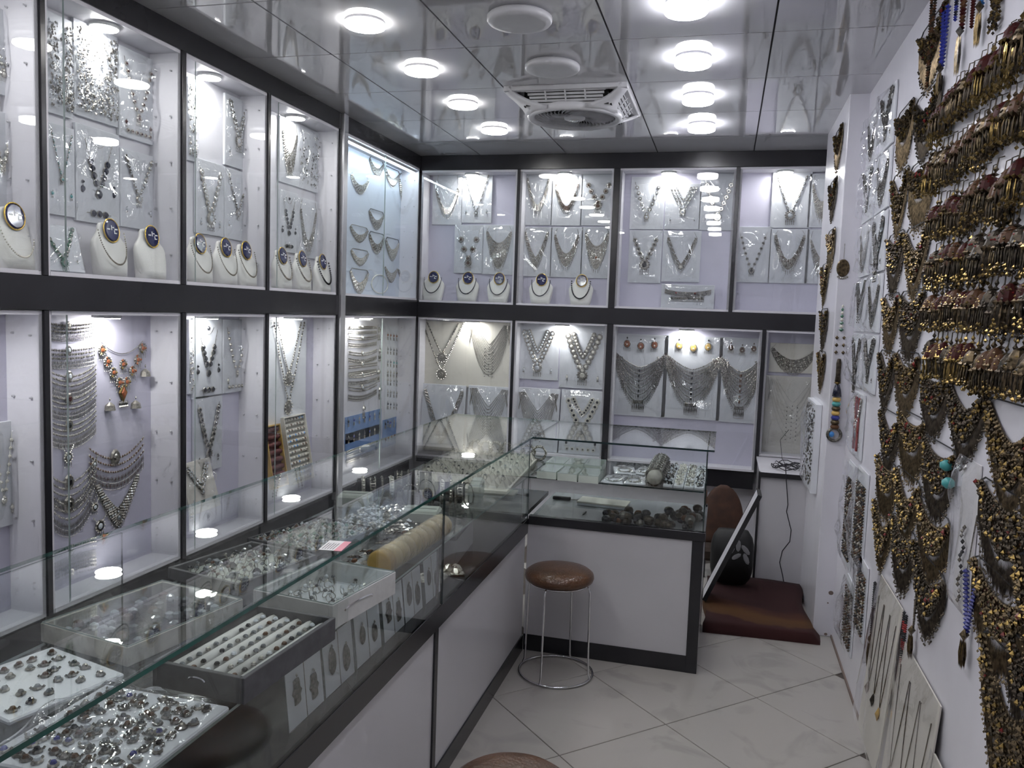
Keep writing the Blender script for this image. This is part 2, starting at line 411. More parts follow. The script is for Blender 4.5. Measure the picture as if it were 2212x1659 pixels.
# ceiling fan: square louvred housing with a round spiral grille
def ceiling_fan(x, y):
    t = thing('ceiling_fan', 'white square ceiling fan unit with side louvres and round spiral grille', 'ceiling fan', (x, y, CEIL))
    H = 0.292; zb = -0.085; ri = 0.215
    rim = MB()
    for sx, sy, w, d in ((0, -1, H, 0.018), (0, 1, H, 0.018), (-1, 0, 0.018, H), (1, 0, 0.018, H)):
        cx, cy_ = sx * (H - 0.018), sy * (H - 0.018)
        rim.box(cx - w, cx + w, cy_ - d, cy_ + d, -0.022, 0.0, 'plastic_white', 0.003)
    for sx in (-1, 1):
        for sy in (-1, 1): rim.box(sx*(H - .02) - .021, sx*(H - .02) + .021, sy*(H - .02) - .021, sy*(H - .02) + .021, -0.0235, 0.0, 'plastic_white')
    rim.build('frame', t)
    # four curved corner arms running from the corners to the ring
    for q in range(4):
        a = math.pi/4 + q*math.pi/2; m = MB(); rings = []
        for k in range(7):
            s_ = k / 6; rad = H*1.36*(1-s_) + (ri + 0.012)*s_
            z = -0.012 + (zb + 0.012) * (s_ ** 0.8); w = 0.026 + 0.070 * s_ ** 2.6
            c = Vector((math.cos(a)*rad, math.sin(a)*rad, z)); tn = Vector((-math.sin(a), math.cos(a), 0))
            rings.append([tuple(c - tn*w + Vector((0,0,.008))), tuple(c - tn*w + Vector((0,0,-.008))), tuple(c + tn*w + Vector((0,0,-.008))), tuple(c + tn*w + Vector((0,0,.008)))])
        m.loft(rings, 'plastic_white'); m.build('corner_arm', t, True)
    # louvres on each of the four sloping sides, crossed by three thin ribs
    slat = cached('fan_slat', lambda: MB().box(-0.19, 0.19, -0.006, 0.006, -0.0014, 0.0014, 'plastic_white').mesh('louvre'))
    rib = cached('fan_rib', lambda: MB().box(-0.0035, 0.0035, -0.002, 0.002, -0.062, 0.0, 'plastic_white').mesh('rib'))
    for q in range(4):
        a = q * math.pi/2; c, s_ = math.cos(a), math.sin(a)
        for k in range(5):
            d = 0.266 - 0.012*k; z = -0.020 - 0.0125*k
            o = link('louvre', slat, t, (d*s_, -d*c, z), (math.radians(-38), 0, a)); o.scale = (1 - 0.035*k, 1, 1)
        for e in (-0.095, 0.0, 0.095):
            link('rib', rib, t, (e*c + 0.277*s_, e*s_ - 0.277*c, -0.018), (math.radians(42), 0, a))
        MB().box(-0.2, 0.2, -0.008, 0.0, -0.07, 0.0, 'black_matte').build('duct_wall', t, False, (0.205*s_, -0.205*c, -0.006), (0, 0, a))
    MB().lathe([(ri + 0.016, zb + 0.022), (ri + 0.024, zb + 0.004), (ri + 0.018, zb - 0.012), (ri, zb - 0.016), (ri - 0.012, zb - 0.006), (ri - 0.012, zb + 0.02)], (0, 0, 0), 'plastic_white', 40, caps=False).build('ring', t, True)
    MB().lathe([(ri - 0.01, zb + 0.022), (0.001, zb + 0.026)], (0, 0, 0), 'black_matte', 32).build('grille_back', t)
    bl = MB(); pts = []
    for k in range(7):
        s_ = k/6; rad = 0.05 + (ri - 0.058)*s_; an = 0.9*s_; pts.append((math.cos(an)*rad, math.sin(an)*rad, zb + 0.006 - 0.012*math.sin(math.pi*s_)))
    for k in range(6):
        (x0, y0_, z0), (x1, y1, z1) = pts[k], pts[k+1]
        bl.add([(x0, y0_, z0+.006), (x0, y0_, z0-.006), (x1, y1, z1-.006), (x1, y1, z1+.006),
                (x0+.0025, y0_+.0025, z0+.006), (x0+.0025, y0_+.0025, z0-.006), (x1+.0025, y1+.0025, z1-.006), (x1+.0025, y1+.0025, z1+.006)],
               [(0,1,2,3), (7,6,5,4), (1,5,6,2), (0,3,7,4)], 'plastic_white')
    bm_ = bl.mesh('grille_blade')
    for k in range(40): link('grille_blade', bm_, t, (0, 0, 0), (0, 0, 2*math.pi*k/40))
    MB().lathe([(0.056, zb + 0.012), (0.052, zb - 0.008), (0.036, zb - 0.014), (0.001, zb - 0.015)], (0, 0, 0), 'plastic_white', 24).build('hub', t, True)
    MB().lathe([(0.026, zb - 0.014), (0.024, zb - 0.018), (0.001, zb - 0.019)], (0, 0, 0), 'chrome', 20).build('hub_badge', t, True)
ceiling_fan(-0.792, 4.10)

# ================================================================== WALL CABINETS
PIN = MB().lathe([(0.0035, 0), (0.0035, 0.009), (0.002, 0.010)], (0, 0, 0), 'aluminium', 8).mesh('shelf_pin')
def cabinet(side, a0, a1, z0, z1, label, lamp=True, board='white_board', split=None, plinth=0.0, post=0.0, pins=True, strip=False, lamp_at=0.5):
    """one display bay; built in local axes (x along the wall, -y towards the room) and turned to its wall"""
    L = a1 - a0; dep = 0.135
    loc = (XL, a0, 0) if side == 'left' else (a0, YB, 0)
    t = thing('display_cabinet', label, 'cabinet', loc, RZ[side])
    boxpart('back_panel', (0, L, dep, dep + 0.012, z0, z1), board, t)
    boxpart('side_panel', (0, 0.014, 0.004, dep, z0, z1), 'white_board', t)
    rs = boxpart('side_panel', (L - 0.014, L, 0.004, dep, z0, z1), 'white_board', t)
    boxpart('top_panel', (0.014, L - 0.014, 0.002, dep, z1 - 0.014, z1), 'white_board', t)
    boxpart('base_panel', (0.014, L - 0.014, 0.002, dep, z0, z0 + 0.014), 'white_board', t)
    if post: boxpart('frame_post', (L, L + post, -0.006, 0.10, z0, z1), 'black_board', t, 0.001)
    if split is not None:
        s_ = L * split
        pane('glass_door', (0.0, s_ + 0.012, 0.012, 0.016, z0 + 0.012, z1 - 0.012), t, 'glass_case', 'glass_edge_pale', 1)
        pane('glass_door', (s_, L, 0.004, 0.008, z0 + 0.012, z1 - 0.012), t, 'glass_case', 'glass_edge_pale', 1)
    else:
        pane('glass_door', (0.0, L, 0.004, 0.008, z0 + 0.012, z1 - 0.012), t, 'glass_case', 'glass_edge_pale', 1)
    if plinth: boxpart('plinth', (0, L, 0.03, dep, plinth, z0), 'black_board', t)
    if pins and side == 'left':
        for k in range(5):
            zz = z0 + 0.12 + (z1 - z0 - 0.2) * k / 4
            for yy in (0.035, 0.105): link('shelf_pin', PIN, rs, (L - 0.014, yy, zz + R.uniform(-.004, .004)), (0, -math.pi/2, 0))
    if lamp:
        lp = MB().lathe([(0.050, 0.0), (0.050, -0.010), (0.047, -0.012)], (0, 0, 0), 'lamp_housing', 20).build('lamp', t, False, (L * lamp_at, 0.068, z1 - 0.014))
        MB().lathe([(0.047, -0.011), (0.045, -0.0145)], (0, 0, 0), 'lamp_case' if z0 > 1 else 'lamp_case_low', 16).build('lens', lp)
    if strip:
        lp = boxpart('light_strip', (0.02, L - 0.02, 0.03, 0.058, z1 - 0.026, z1 - 0.014), 'lamp_housing', t)
        boxpart('lens', (0.025, L - 0.025, 0.034, 0.054, z1 - 0.031, z1 - 0.026), 'lamp_strip', lp)
    return t
LB = [(0.75, 1.44), (1.46, 2.15), (2.172, 2.838), (2.862, 3.462), (3.482, 4.190)]
LN = ['out of sight nearest the entrance', 'cut off by the left edge of the photo', 'second from the left edge, with two necklace busts', 'third from the left edge, between two black posts', 'just left of the aluminium post']
LN2 = ['out of sight nearest the entrance', 'cut off by the left edge of the photo', 'with a column of silver fringe chokers', 'with dark stone necklaces and a leaning frame', 'with two leaning ring cases, left of the aluminium post']
for k, (a, b) in enumerate(LB):
    if k == 0: continue
    cabinet('left', a, b, 1.60, 2.515, 'upper left-wall cabinet, ' + LN[k], split=0.12 if k != 1 else 0.3, post=0.024 if k == 2 else 0.02, lamp_at=0.5 if k != 3 else 0.42)
    cabinet('left', a, b, 0.47, 1.487, 'lower left-wall cabinet, ' + LN2[k], board='lavender_board', split=0.12 if k != 1 else 0.3, post=0.024 if k == 2 else 0.02, plinth=0.0001, lamp_at=0.5 if k != 3 else 0.4)
cabinet('left', 4.262, 5.42, 1.60, 2.515, 'upper corner cabinet with bluish strip light and hanging bib necklaces', lamp=False, strip=True, board='blue_board', split=0.5)
cabinet('left', 4.262, 5.42, 0.47, 1.487, 'lower corner cabinet crowded with rows of earrings', split=0.5, plinth=0.0001, lamp_at=0.36)
BB_U = [(-2.118, -1.424), (-1.404, -0.768), (-0.726, 0.010), (0.034, 0.585)]
BB_L = [(-2.118, -1.424), (-1.404, -0.768), (-0.726, 0.228), (0.252, 0.585)]
BN_U = ['next to the corner, with three busts', 'with six carded necklaces and two busts', 'with a lying belt card', 'farthest right, beside the hung pillar']
BN_L = ['next to the corner, with long chain necklaces', 'with four carded coin necklaces', 'with three large bib necklaces', 'farthest right, above the white base cabinet']
for k in range(4):
    a, b = BB_U[k]; p = BB_U[k+1][0] - b if k < 3 else 0
    cabinet('back', a, b, 1.59, 2.505, 'upper back-wall cabinet, ' + BN_U[k], board='lavender_board', post=p, lamp_at=(0.5, 0.46, 0.42, 0.5)[k])
    a, b = BB_L[k]; p = BB_L[k+1][0] - b if k < 3 else 0
    cabinet('back', a, b, 0.56 if k < 3 else 0.67, 1.483, 'lower ' + ('lit ' if k < 3 else '') + 'back-wall cabinet, ' + BN_L[k], lamp=k < 3, board='lavender_board' if k != 0 else 'white_board', post=p, plinth=0.44 if k < 3 else 0, lamp_at=(0.55, 0.5, 0.5, 0)[k] or 0.5)
# white base cabinet under the right-hand bay
t = thing('base_cabinet', 'white base cabinet with black edges standing on the floor in the back corner', 'cabinet', (0, 0, 0))
boxpart('body', (0.245, XR - 0.002, 4.86, 5.41, 0.0, 0.655), 'panel_white', t)
boxpart('worktop', (0.238, XR - 0.002, 4.845, 5.412, 0.655, 0.668), 'white_board', t)
boxpart('edge_strip', (0.236, XR - 0.004, 4.838, 4.8445, 0.640, 0.668), 'black_board', t)
boxpart('edge_strip', (0.232, 0.2445, 4.842, 4.870, 0.0, 0.668), 'black_board', t)

# ================================================================== GLASS COUNTERS
t = thing('display_counter', 'long glass-topped counter with white panelled base along the left side', 'counter')
for y0, y1 in ((0.5, 1.10), (1.125, 2.302), (2.332, CY - 0.012)):
    boxpart('front_panel', (CX - 0.03, CX - 0.012, y0, y1, 0.072, 0.545), 'panel_white', t)
for y in (1.10, 2.302): boxpart('frame_post', (CX - 0.035, CX - 0.006, y, y + 0.030, 0.07, 0.546), 'black_board', t, 0.001)
boxpart('skirting', (CX - 0.035, CX - 0.006, 0.5, CY - 0.006, 0.0, 0.072), 'black_board', t)
boxpart('front_band', (CX - 0.04, CX - 0.002, 0.5, CY - 0.002, 0.545, 0.612), 'black_board', t, 0.001)
boxpart('deck', (CXB, CX - 0.04, 0.5, CYB, 0.59, DECK), 'black_board', t)
boxpart('back_panel', (CXB, CXB + 0.018, 0.5, CYB, 0.0, 0.59), 'black_board', t)
boxpart('end_panel', (CXB + 0.018, CX - 0.04, 0.5, 0.518, 0.0, 0.59), 'black_board', t)
for y0, y1 in ((0.5, 2.349), (2.353, CY - 0.002)):
    pane('front_glass', (CX - 0.010, CX - 0.004, y0, y1, 0.612, CZT - 0.008), t, 'glass', 'glass_edge_dark', 0)
pane('back_glass', (CXB + 0.002, CXB + 0.007, 0.5, 1.6, DECK, CZT - 0.008), t, 'glass', 'glass_edge_dark', 0)
pane('top_glass', (CXB - 0.006, CX + 0.006, 0.5, CYB, CZT - 0.008, CZT), t, 'glass', 'glass_edge', 2)
pane('glass_shelf', (CXB + 0.01, CX - 0.016, 0.52, CYB - 0.02, SHELF - 0.006, SHELF), t, 'glass', 'glass_edge_pale', 2)
for y in (0.7, 2.35, 3.45):
    for x in (CX - 0.022, CXB + 0.02): MB().lathe([(0.005, 0), (0.005, SHELF - 0.006 - DECK)], (x, y, DECK), 'chrome', 8).build('shelf_support', t)
counter_left = t
t = thing('display_counter', 'short glass-topped counter with white panel base facing the aisle', 'counter')
boxpart('front_panel', (CX - 0.006, -0.088, CY + 0.004, CY + 0.02, 0.072, 0.588), 'panel_white', t)
boxpart('skirting', (CX - 0.006, -0.086, CY, CY + 0.022, 0.0, 0.074), 'black_board', t)
boxpart('frame_post', (-0.088, -0.040, CY - 0.002, CY + 0.03, 0.0, 0.590), 'black_board', t, 0.001)
boxpart('front_band', (CX - 0.002, -0.034, CY - 0.004, CY + 0.03, 0.586, 0.625), 'black_board', t, 0.001)
boxpart('end_panel', (-0.052, -0.040, CY + 0.03, CYB, 0.0, 0.60), 'panel_white', t)
boxpart('end_edge', (-0.054, -0.038, CYB - 0.03, CYB, 0.0, 0.62), 'black_board', t)
boxpart('deck', (CX - 0.002, -0.036, CY + 0.03, CYB, 0.60, DECK), 'deck_grey', t)
boxpart('back_panel', (CX - 0.002, -0.052, CYB - 0.015, CYB, 0.0, 0.60), 'black_board', t)
pane('front_glass', (CX - 0.002, -0.042, CY + 0.006, CY + 0.012, 0.625, CZT - 0.008), t, 'glass', 'glass_edge_dark', 1)
pane('end_glass', (-0.048, -0.042, CY + 0.014, CYB - 0.006, DECK, CZT - 0.008), t, 'glass', 'glass_edge_dark', 0)
pane('top_glass', (CX + 0.008, -0.016, CY - 0.008, CYB, CZT - 0.008, CZT), t, 'glass', 'glass_edge_dark', 2)
pane('glass_shelf', (CX - 0.012, -0.052, CY + 0.016, CYB - 0.02, SHELF - 0.006, SHELF), t, 'glass', 'glass_edge_dark', 2)

# ================================================================== STOOLS
def stool(x, y, rz, label):
    t = thing('stool', label, 'stool', (x, y, 0), rz, 'round stools')
    MB().lathe([(0.02, 0.405), (0.128, 0.405), (0.143, 0.413), (0.1475, 0.426), (0.144, 0.441), (0.128, 0.453), (0.09, 0.460), (0.04, 0.462), (0.001, 0.463)], (0, 0, 0), 'seat_brown', 40).build('seat', t, True)
    ring = [(0.158*math.cos(a), 0.158*math.sin(a), 0.006) for a in [2*math.pi*k/48 for k in range(48)]]
    MB().tube(ring, 0.005, 'chrome', 8, closed=True).build('base_ring', t, True)
    rs = [(0.128*math.cos(a), 0.128*math.sin(a), 0.402) for a in [2*math.pi*k/32 for k in range(32)]]
    MB().tube(rs, 0.004, 'chrome', 6, closed=True).build('seat_ring', t, True)
    for k in range(4):
        a = math.pi/4 + k*math.pi/2; c, s_ = math.cos(a), math.sin(a)
        pts = [(0.105*c, 0.105*s_, 0.402), (0.130*c, 0.130*s_, 0.400), (0.139*c, 0.139*s_, 0.392), (0.142*c, 0.142*s_, 0.375), (0.147*c, 0.147*s_, 0.10), (0.150*c, 0.150*s_, 0.03), (0.158*c, 0.158*s_, 0.008)]
        MB().tube(pts, 0.0045, 'chrome', 6).build('leg', t, True)
stool(-0.625, 3.315, math.radians(32), 'round brown padded stool standing in the corner between the counters')
stool(-0.418, 1.735, math.radians(20), 'round brown padded stool at the bottom edge of the photo')

# ================================================================== BACK CORNER: carpet, chair, board, cable
t = MB()
def carpet_pt(u, v):
    x = -0.028 + 0.515*u + 0.012*math.sin(9*v); y = 4.02 + 0.79*v + 0.03*(u - .5)
    return (x, y, 0.045 + 0.010*math.sin(5*u + 2*v) * math.sin(4*v))
t.sheet(14, 18, carpet_pt, 'carpet')
n = len(t.v)
edge = [i for i in range(15)] + [15*(j+1) + 14 for j in range(18)] + [15*18 + 13 - i for i in range(14)] + [15*(17 - j) for j in range(17)]
low = []
for i in edge:
    p = t.v[i]; low.append((p[0] + (0.035 if p[0] > 0.4 and p[1] < 4.2 else 0), p[1] - (0.012 if p[1] < 4.1 else 0), 0.001))
k = t.mi('carpet'); t.v.extend(low)
for a in range(len(edge)):
    b = (a + 1) % len(edge); t.f.append([edge[a], n + a, n + b, edge[b]]); t.m.append(k)
tag(t.build('carpet', None, True), 'thick dark red carpet with curved gold border on the floor behind the counter', 'carpet')

ch = thing('chair', 'low dark brown upholstered chair behind the short counter', 'chair', (0.050, 5.00, 0.002), math.radians(4))
rings = []
for k in range(15):
    s_ = (k/14)**0.8; hw = 0.125 * (math.sqrt(max(0.02, 1 - (max(0, s_ - 0.40)/0.61)**2))); z = 0.16 + 0.36*s_; yy = 0.04 + 0.06*s_; d = 0.035*(1 - 0.5*s_**3)
    rings.append([(hw*math.copysign(abs(math.cos(a))**0.5, math.cos(a)), yy + d*math.sin(a), z) for a in [2*math.pi*j/20 for j in range(20)]])
MB().loft(rings, 'plush_brown').build('backrest', ch, True)
MB().box(-0.13, 0.13, -0.13, 0.03, 0.10, 0.18, 'plush_dark', 0.02).build('seat', ch)
for sx in (-1, 1):
    for yy in (-0.11, 0.02): MB().box(sx*0.11-0.012, sx*0.11+0.012, yy-0.012, yy+0.012, 0.0, 0.11, 'black_board').build('leg', ch)
bd = thing('flap_board', 'white board with black edges leaning aslant against the white base cabinet', 'board', (-0.030, 4.28, 0.062), 0, rot=(0, math.radians(23), 0))
boxpart('panel', (-0.009, 0.009, 0.004, 0.17, 0.004, 0.63), 'white_board', bd)
for y in (0.0, 0.17): boxpart('edge_strip', (-0.011, 0.011, y, y + 0.004, 0.0, 0.634), 'black_board', bd)
boxpart('edge_strip', (-0.011, 0.011, 0.004, 0.17, 0.63, 0.634), 'black_board', bd); boxpart('edge_strip', (-0.011, 0.011, 0.004, 0.17, 0.0, 0.004), 'black_board', bd)
cu = thing('cushion', 'black cushion with grey leaf print on the carpet under the leaning board', 'cushion', (0.105, 4.66, 0.060), 0.0)
rings = []
for k in range(9):
    s_ = k/8; hw = 0.118*(1 - (2*s_ - 1)**4*.30); d = 0.09*(1 - (2*s_ - 1)**2*.6); rings.append([(hw*math.copysign(abs(math.cos(a))**.6, math.cos(a)), d*math.copysign(abs(math.sin(a))**.6, math.sin(a)), 0.30*s_) for a in [2*math.pi*j/22 for j in range(22)]])
MB().loft(rings, 'black_matte').build('cover', cu, True)
for k, (x, z, a) in enumerate([(-.01, .20, .6), (.03, .235, 0), (.07, .215, -.7), (.02, .17, .9), (.075, .165, -.4)]):
    m = MB(); m.gem((0, 0, 0), .014, .034, .002, 'plastic_grey', 8, .6); m.build('leaf_print', cu, False, (x, -.0875, z), (0, a, 0))
cb = MB(); pts = []
for (u, v) in [(1697, 1004), (1698, 1030), (1700, 1060), (1702, 1090), (1699, 1105), (1704, 1125), (1709, 1145), (1706, 1170), (1690, 1190), (1684, 1215), (1690, 1240), (1694, 1262), (1694, 1272)]:
    p = on_y(u, v, 4.832); pts.append(p)
cb.tube(pts, 0.0028, 'cable_black', 6)
tag(cb.build('power_cable', None, True), 'thin black cable hanging down the front of the white base cabinet', 'cable')
cc = MB(); rr = random.Random(3)
for k in range(6):
    cx, cy_ = 0.40 + rr.uniform(-.03, .05), 5.0 + rr.uniform(-.05, .06); a0 = rr.uniform(0, 6); rad = rr.uniform(.03, .065)
    cc.tube([(cx + rad*1.6*math.cos(a0 + a), cy_ + rad*math.sin(a0 + a), 0.673 + 0.022*math.sin(2*a + k)**2 + 0.004*k) for a in [0.35*j for j in range(17)]], 0.0026, 'cable_black', 5)
cc.tube([(0.40, 5.02, 0.675), (0.38, 5.2, 0.70), (0.37, 5.3, 0.80), (0.42, 5.36, 0.86)], 0.0016, 'cable_black', 5)
coil = tag(cc.build('cable_coil', None, True), 'tangled black cable lying on top of the white base cabinet', 'cable')
pl = thing('power_plug', 'small pale plug beside the tangled cable on the base cabinet', 'plug', (0.465, 5.10, 0.668))
MB().box(-0.025, 0.02, -0.014, 0.014, 0.0, 0.028, 'plastic_white', 0.005).build('body', pl)
MB().tube([(0.02, 0, 0.014), (0.034, 0, 0.012), (0.045, 0.006, 0.006)], 0.004, 'stone_maroon', 6).build('strain_relief', pl)

# ================================================================== JEWELLERY PARTS (local axes: x right, z up, -y towards the viewer)
def curve(w, zt, d, p, n):
    out = []
    for k in range(n):
        s_ = -1 + 2*k/(n-1); out.append((s_*w/2, zt - d*(1 - abs(s_)**p)))
    return out
def arc(w, zt, d, p, n):
    """curve() resampled at even steps along its length"""
    q = curve(w, zt, d, p, 60); L = [0]
    for a, b in zip(q, q[1:]): L.append(L[-1] + math.hypot(b[0]-a[0], b[1]-a[1]))
    out = []; i = 0
    for k in range(n):
        t_ = L[-1]*k/(n-1)
        while i < 58 and L[i+1] < t_: i += 1
        f = (t_ - L[i]) / max(1e-9, L[i+1]-L[i]); out.append((q[i][0]+(q[i+1][0]-q[i][0])*f, q[i][1]+(q[i+1][1]-q[i][1])*f))
    return out
def chain(mb, pts, r, mat, y=-0.003): mb.tube([(x, y, z) for x, z in pts], r, mat, 3)
def beads(mb, pts, r, mats, rr, y=-0.005, sq=1.0, jit=0.0):
    for k, (x, z) in enumerate(pts):
        q = r*rr.uniform(.85, 1.15)
        mb.octa((x + rr.uniform(-jit, jit), y - rr.uniform(0, r*.5), z + rr.uniform(-jit, jit)), q, q*.8, q*sq, mats[k % len(mats)])
def drop(mb, x, z, l, r, mat, y=-0.005, tip=None):
    mb.octa((x, y, z - l/2), r, r*.8, l/2, mat)
    if tip: mb.octa((x, y - r*.3, z - l), r*1.25, r, r*1.25, tip)
def med(mb, x, z, r, metal, stone, rr, y=-0.004, fringe=0):
    mb.gem((x, y, z), r, r, 0.004, metal, 12, .8); mb.gem((x, y - .004, z), r*.5, r*.5, 0.003, stone, 8, .5)
    for k in range(12): a = 2*math.pi*k/12; mb.octa((x + r*1.02*math.cos(a), y - .003, z + r*1.02*math.sin(a)), r*.16, r*.14, r*.16, metal)
    for k in range(fringe):
        dx = r*1.6*(k/(fringe-1) - .5) if fringe > 1 else 0
        drop(mb, x + dx, z - r*.75, r*1.1, r*.10, metal, y, metal)
def earpair(parts, x, z, dx, l, metal, stone, rr):
    for s_ in (-1, 1):
        m = MB(); m.tube([(0, -.002, l*.35), (.002, -.003, l*.42), (.004, -.002, l*.35)], l*.02, metal, 3)
        m.gem((0, -.003, l*.1), l*.16, l*.2, l*.12, stone, 8); m.octa((0, -.004, l*.33), l*.06, l*.05, l*.08, metal)
        for k in (-1, 0, 1): drop(m, k*l*.1, -l*.08, l*.32, l*.045, metal, -.004)
        parts.append(('earring', m, (x + s_*dx, 0, z)))

def k_stones(W, H, rr, metal='silver_dull', stone='stone_navy', n=9, **k):
    parts = []; m = MB(); w = W*.62; zt = H*.86
    q = arc(w, zt, H*.50, 1.25, 40); chain(m, q, .0012, metal)
    chain(m, curve(w*.62, H*.90, H*.10, 2, 14), .001, metal)
    beads(m, q[::2], .0022, [metal], rr)
    parts.append(('chain', m, (0, 0, 0)))
    rs = W*.052
    gm = ('gem', stone, round(rs, 4)); 
    pts = arc(w, zt, H*.50, 1.25, n + 6)[3:-3]
    for i, (x, z) in enumerate(pts):
        f = 1.25 if i == n//2 else 1.0
        g = MB(); g.gem((0, 0, 0), rs*1.15*f, rs*1.3*f, rs*.4, metal, 10, .9); g.gem((0, -rs*.4, 0), rs*f, rs*1.15*f, rs*.5, stone, 10)
        parts.append(('stone', g, (x, -.002, z - (rs*1.6 if i == n//2 else 0))))
    for s_ in (-1, 1):
        g = MB(); g.gem((0, 0, 0), rs*.8, rs*1.2, rs*.6, stone, 10); g.gem((0, 0, rs*2.2), rs*.5, rs*.55, rs*.5, stone, 8); g.tube([(0, -.001, rs), (0, -.001, rs*3)], .001, metal, 3)
        parts.append(('earring', g, (s_*W*.36, -.002, H*.34)))
    b = MB(); chain(b, [(-W*.28, H*.10), (W*.28, H*.10)], .0014, metal)
    parts.append(('bracelet', b, (0, 0, 0)))
    for x in (-W*.14, 0, W*.14):
        g = MB(); g.gem((0, 0, 0), rs*1.15, rs*1.25, rs*.4, metal, 10, .9); g.gem((0, -rs*.4, 0), rs, rs*1.1, rs*.5, stone, 10)
        parts.append(('stone', g, (x, -.003, H*.10)))
    g = MB(); g.gem((0, 0, 0), rs*.8, rs*.9, rs*.6, stone, 10); parts.append(('ring', g, (0, -.002, H*.88)))
    return parts
def k_vstrand(W, H, rr, metal='silver', stone='stone_clear', pend=1.0, rows=1, ears=True, r=.0060, top=.92, depth=.5, p=1.2, **k):
    parts = []; m = MB()
    for j in range(rows):
        f = 1 - .22*j; q = arc(W*.74*f, H*top, H*depth*(1 - .22*j), p, int(52*f))
        beads(m, q, r, [metal, metal, stone], rr, jit=.0012); chain(m, q, .001, metal)
        for x, z in q[2::4]: m.gem((x, -.005, z), r*1.45, r*1.6, r*.7, metal, 8, .7); m.gem((x, -.005 - r*.7, z), r*.7, r*.8, r*.4, stone, 6, .6)
    parts.append(('necklace', m, (0, 0, 0)))
    g = MB(); z = H*top - H*depth
    med(g, 0, z - W*.05, W*.085*pend, metal, stone, rr, fringe=5)
    parts.append(('pendant', g, (0, 0, 0)))
    if ears: earpair(parts, W*.0, H*.22, W*.34, H*.11, metal, stone, rr)
    return parts
def k_rosette(W, H, rr, metal='silver_dull', stone='stone_clear', n=13, r=.064, big=1.7, top=.9, depth=.62, rows=1, p=1.3, ears=True, bracelet=False, **k):
    parts = []; m = MB(); chain(m, arc(W*.76, H*top, H*depth, p, 30), .001, metal); parts.append(('chain', m, (0, 0, 0)))
    m = MB()
    for j in range(rows):
        q = arc(W*(.74 - .26*j), H*top, H*(depth - .22*j), p, n + 4)[1:-1]
        for x, z in q: med(m, x, z, W*r*(1 - .2*j), metal, stone, rr)
    parts.append(('rosette_row', m, (0, 0, 0)))
    g = MB(); med(g, 0, H*(top - depth) - W*r*1.4, W*r*big, metal, stone, rr, fringe=5); parts.append(('pendant', g, (0, 0, 0)))
    if ears: earpair(parts, 0, H*.16, W*.33, H*.12, metal, stone, rr)
    if bracelet:
        b = MB()
        for i in range(6): med(b, W*(-.3 + .12*i), H*.08, W*.04, metal, stone, rr)
        parts.append(('bracelet', b, (0, 0, 0)))
    return parts
def k_collar(W, H, rr, metal='silver_dull', stone='stone_clear', wf=.78, top=.80, din=.32, dout=.64, p=1.9, rows=8, fringe=.08, cord=True, dot=None, base='silver_dull', fr=.0021, **k):
    parts = []; m = MB()
    if cord:
        c = MB(); zt = H*top
        for s_ in (-1, 1): chain(c, [(s_*W*wf/2, zt), (s_*W*wf*.40, H*.97)], .0012, 'silver_dull' if cord is True else cord)
        if cord is not True: chain(c, [(-W*wf*.40, H*.97), (W*wf*.40, H*.97)], .0022, cord); chain(c, [(-W*wf/2, zt), (-W*wf*.40, H*.97)], .0026, cord); chain(c, [(W*wf/2, zt), (W*wf*.40, H*.97)], .0026, cord)
        parts.append(('cord', c, (0, 0, 0)))
    inn = curve(W*wf*.86, H*top, H*din, p, 41); out = curve(W*wf, H*top - H*.01, H*dout, p, 41)
    vs = [(x, -.001, z) for x, z in inn] + [(x, -.001, z) for x, z in out] + [(x, -.004, z) for x, z in inn] + [(x, -.004, z) for x, z in out]
    fs = [(82 + i, 82 + i + 1, 123 + i + 1, 123 + i) for i in range(40)] + [(i + 1, i, 41 + i, 42 + i) for i in range(40)] + [(123 + i, 124 + i, 42 + i, 41 + i) for i in range(40)] + [(i, i+1, 83+i, 82+i) for i in range(40)]
    m.add(vs, fs, base)
    for j in range(rows):
        f = (j + .5)/rows; n = int(26 + 16*f)
        q = [(a[0]*(1-f) + b[0]*f, a[1]*(1-f) + b[1]*f) for a, b in zip(arc(W*wf*.86, H*top, H*din, p, n), arc(W*wf, H*top - H*.01, H*dout, p, n))]
        mats = [metal, metal, stone] if j % 2 else [metal]
        beads(m, q, min(.0042, W*wf/n*.62), mats, rr, y=-.004, sq=1.3, jit=.0008)
    if fringe:
        for x, z in arc(W*wf, H*top - H*.01, H*dout, p, int(W*wf/.0052)):
            drop(m, x, z, H*fringe*rr.uniform(.8, 1.15), fr, metal, -.003, metal)
    parts.append(('collar', m, (0, 0, 0)))
    if dot:
        g = MB(); med(g, 0, H*top - H*(din + dout)/2, W*.075, metal, dot, rr); parts.append(('pendant', g, (0, 0, 0)))
    return parts
def k_multi(W, H, rr, metal='silver_dull', stone='stone_black', n=11, top=.96, depth=.55, p=1.15, red=False, ears=False, **k):
    parts = []; m = MB()
    for j in range(n):
        f = j/(n-1); chain(m, arc(W*(.62 + .3*f), H*(top - .01*f), H*depth*(.55 + .8*f), p + .9*f, 22), .0019, metal, -.002 - .002*(j % 2))
    for s_ in (-1, 1):
        for k_ in range(5): drop(m, s_*W*(.39 + .012*k_), H*(top - .05*k_), H*.10, .004, metal)
    parts.append(('chains', m, (0, 0, 0)))
    g = MB()
    for x in (-W*.09, 0, W*.09):
        for j in range(9): g.octa((x, -.006, H*(top - depth*.62) - j*H*.052 - abs(x)*.3), .0034, .003, .0044, stone)
    parts.append(('bead_rows', g, (0, 0, 0)))
    return parts
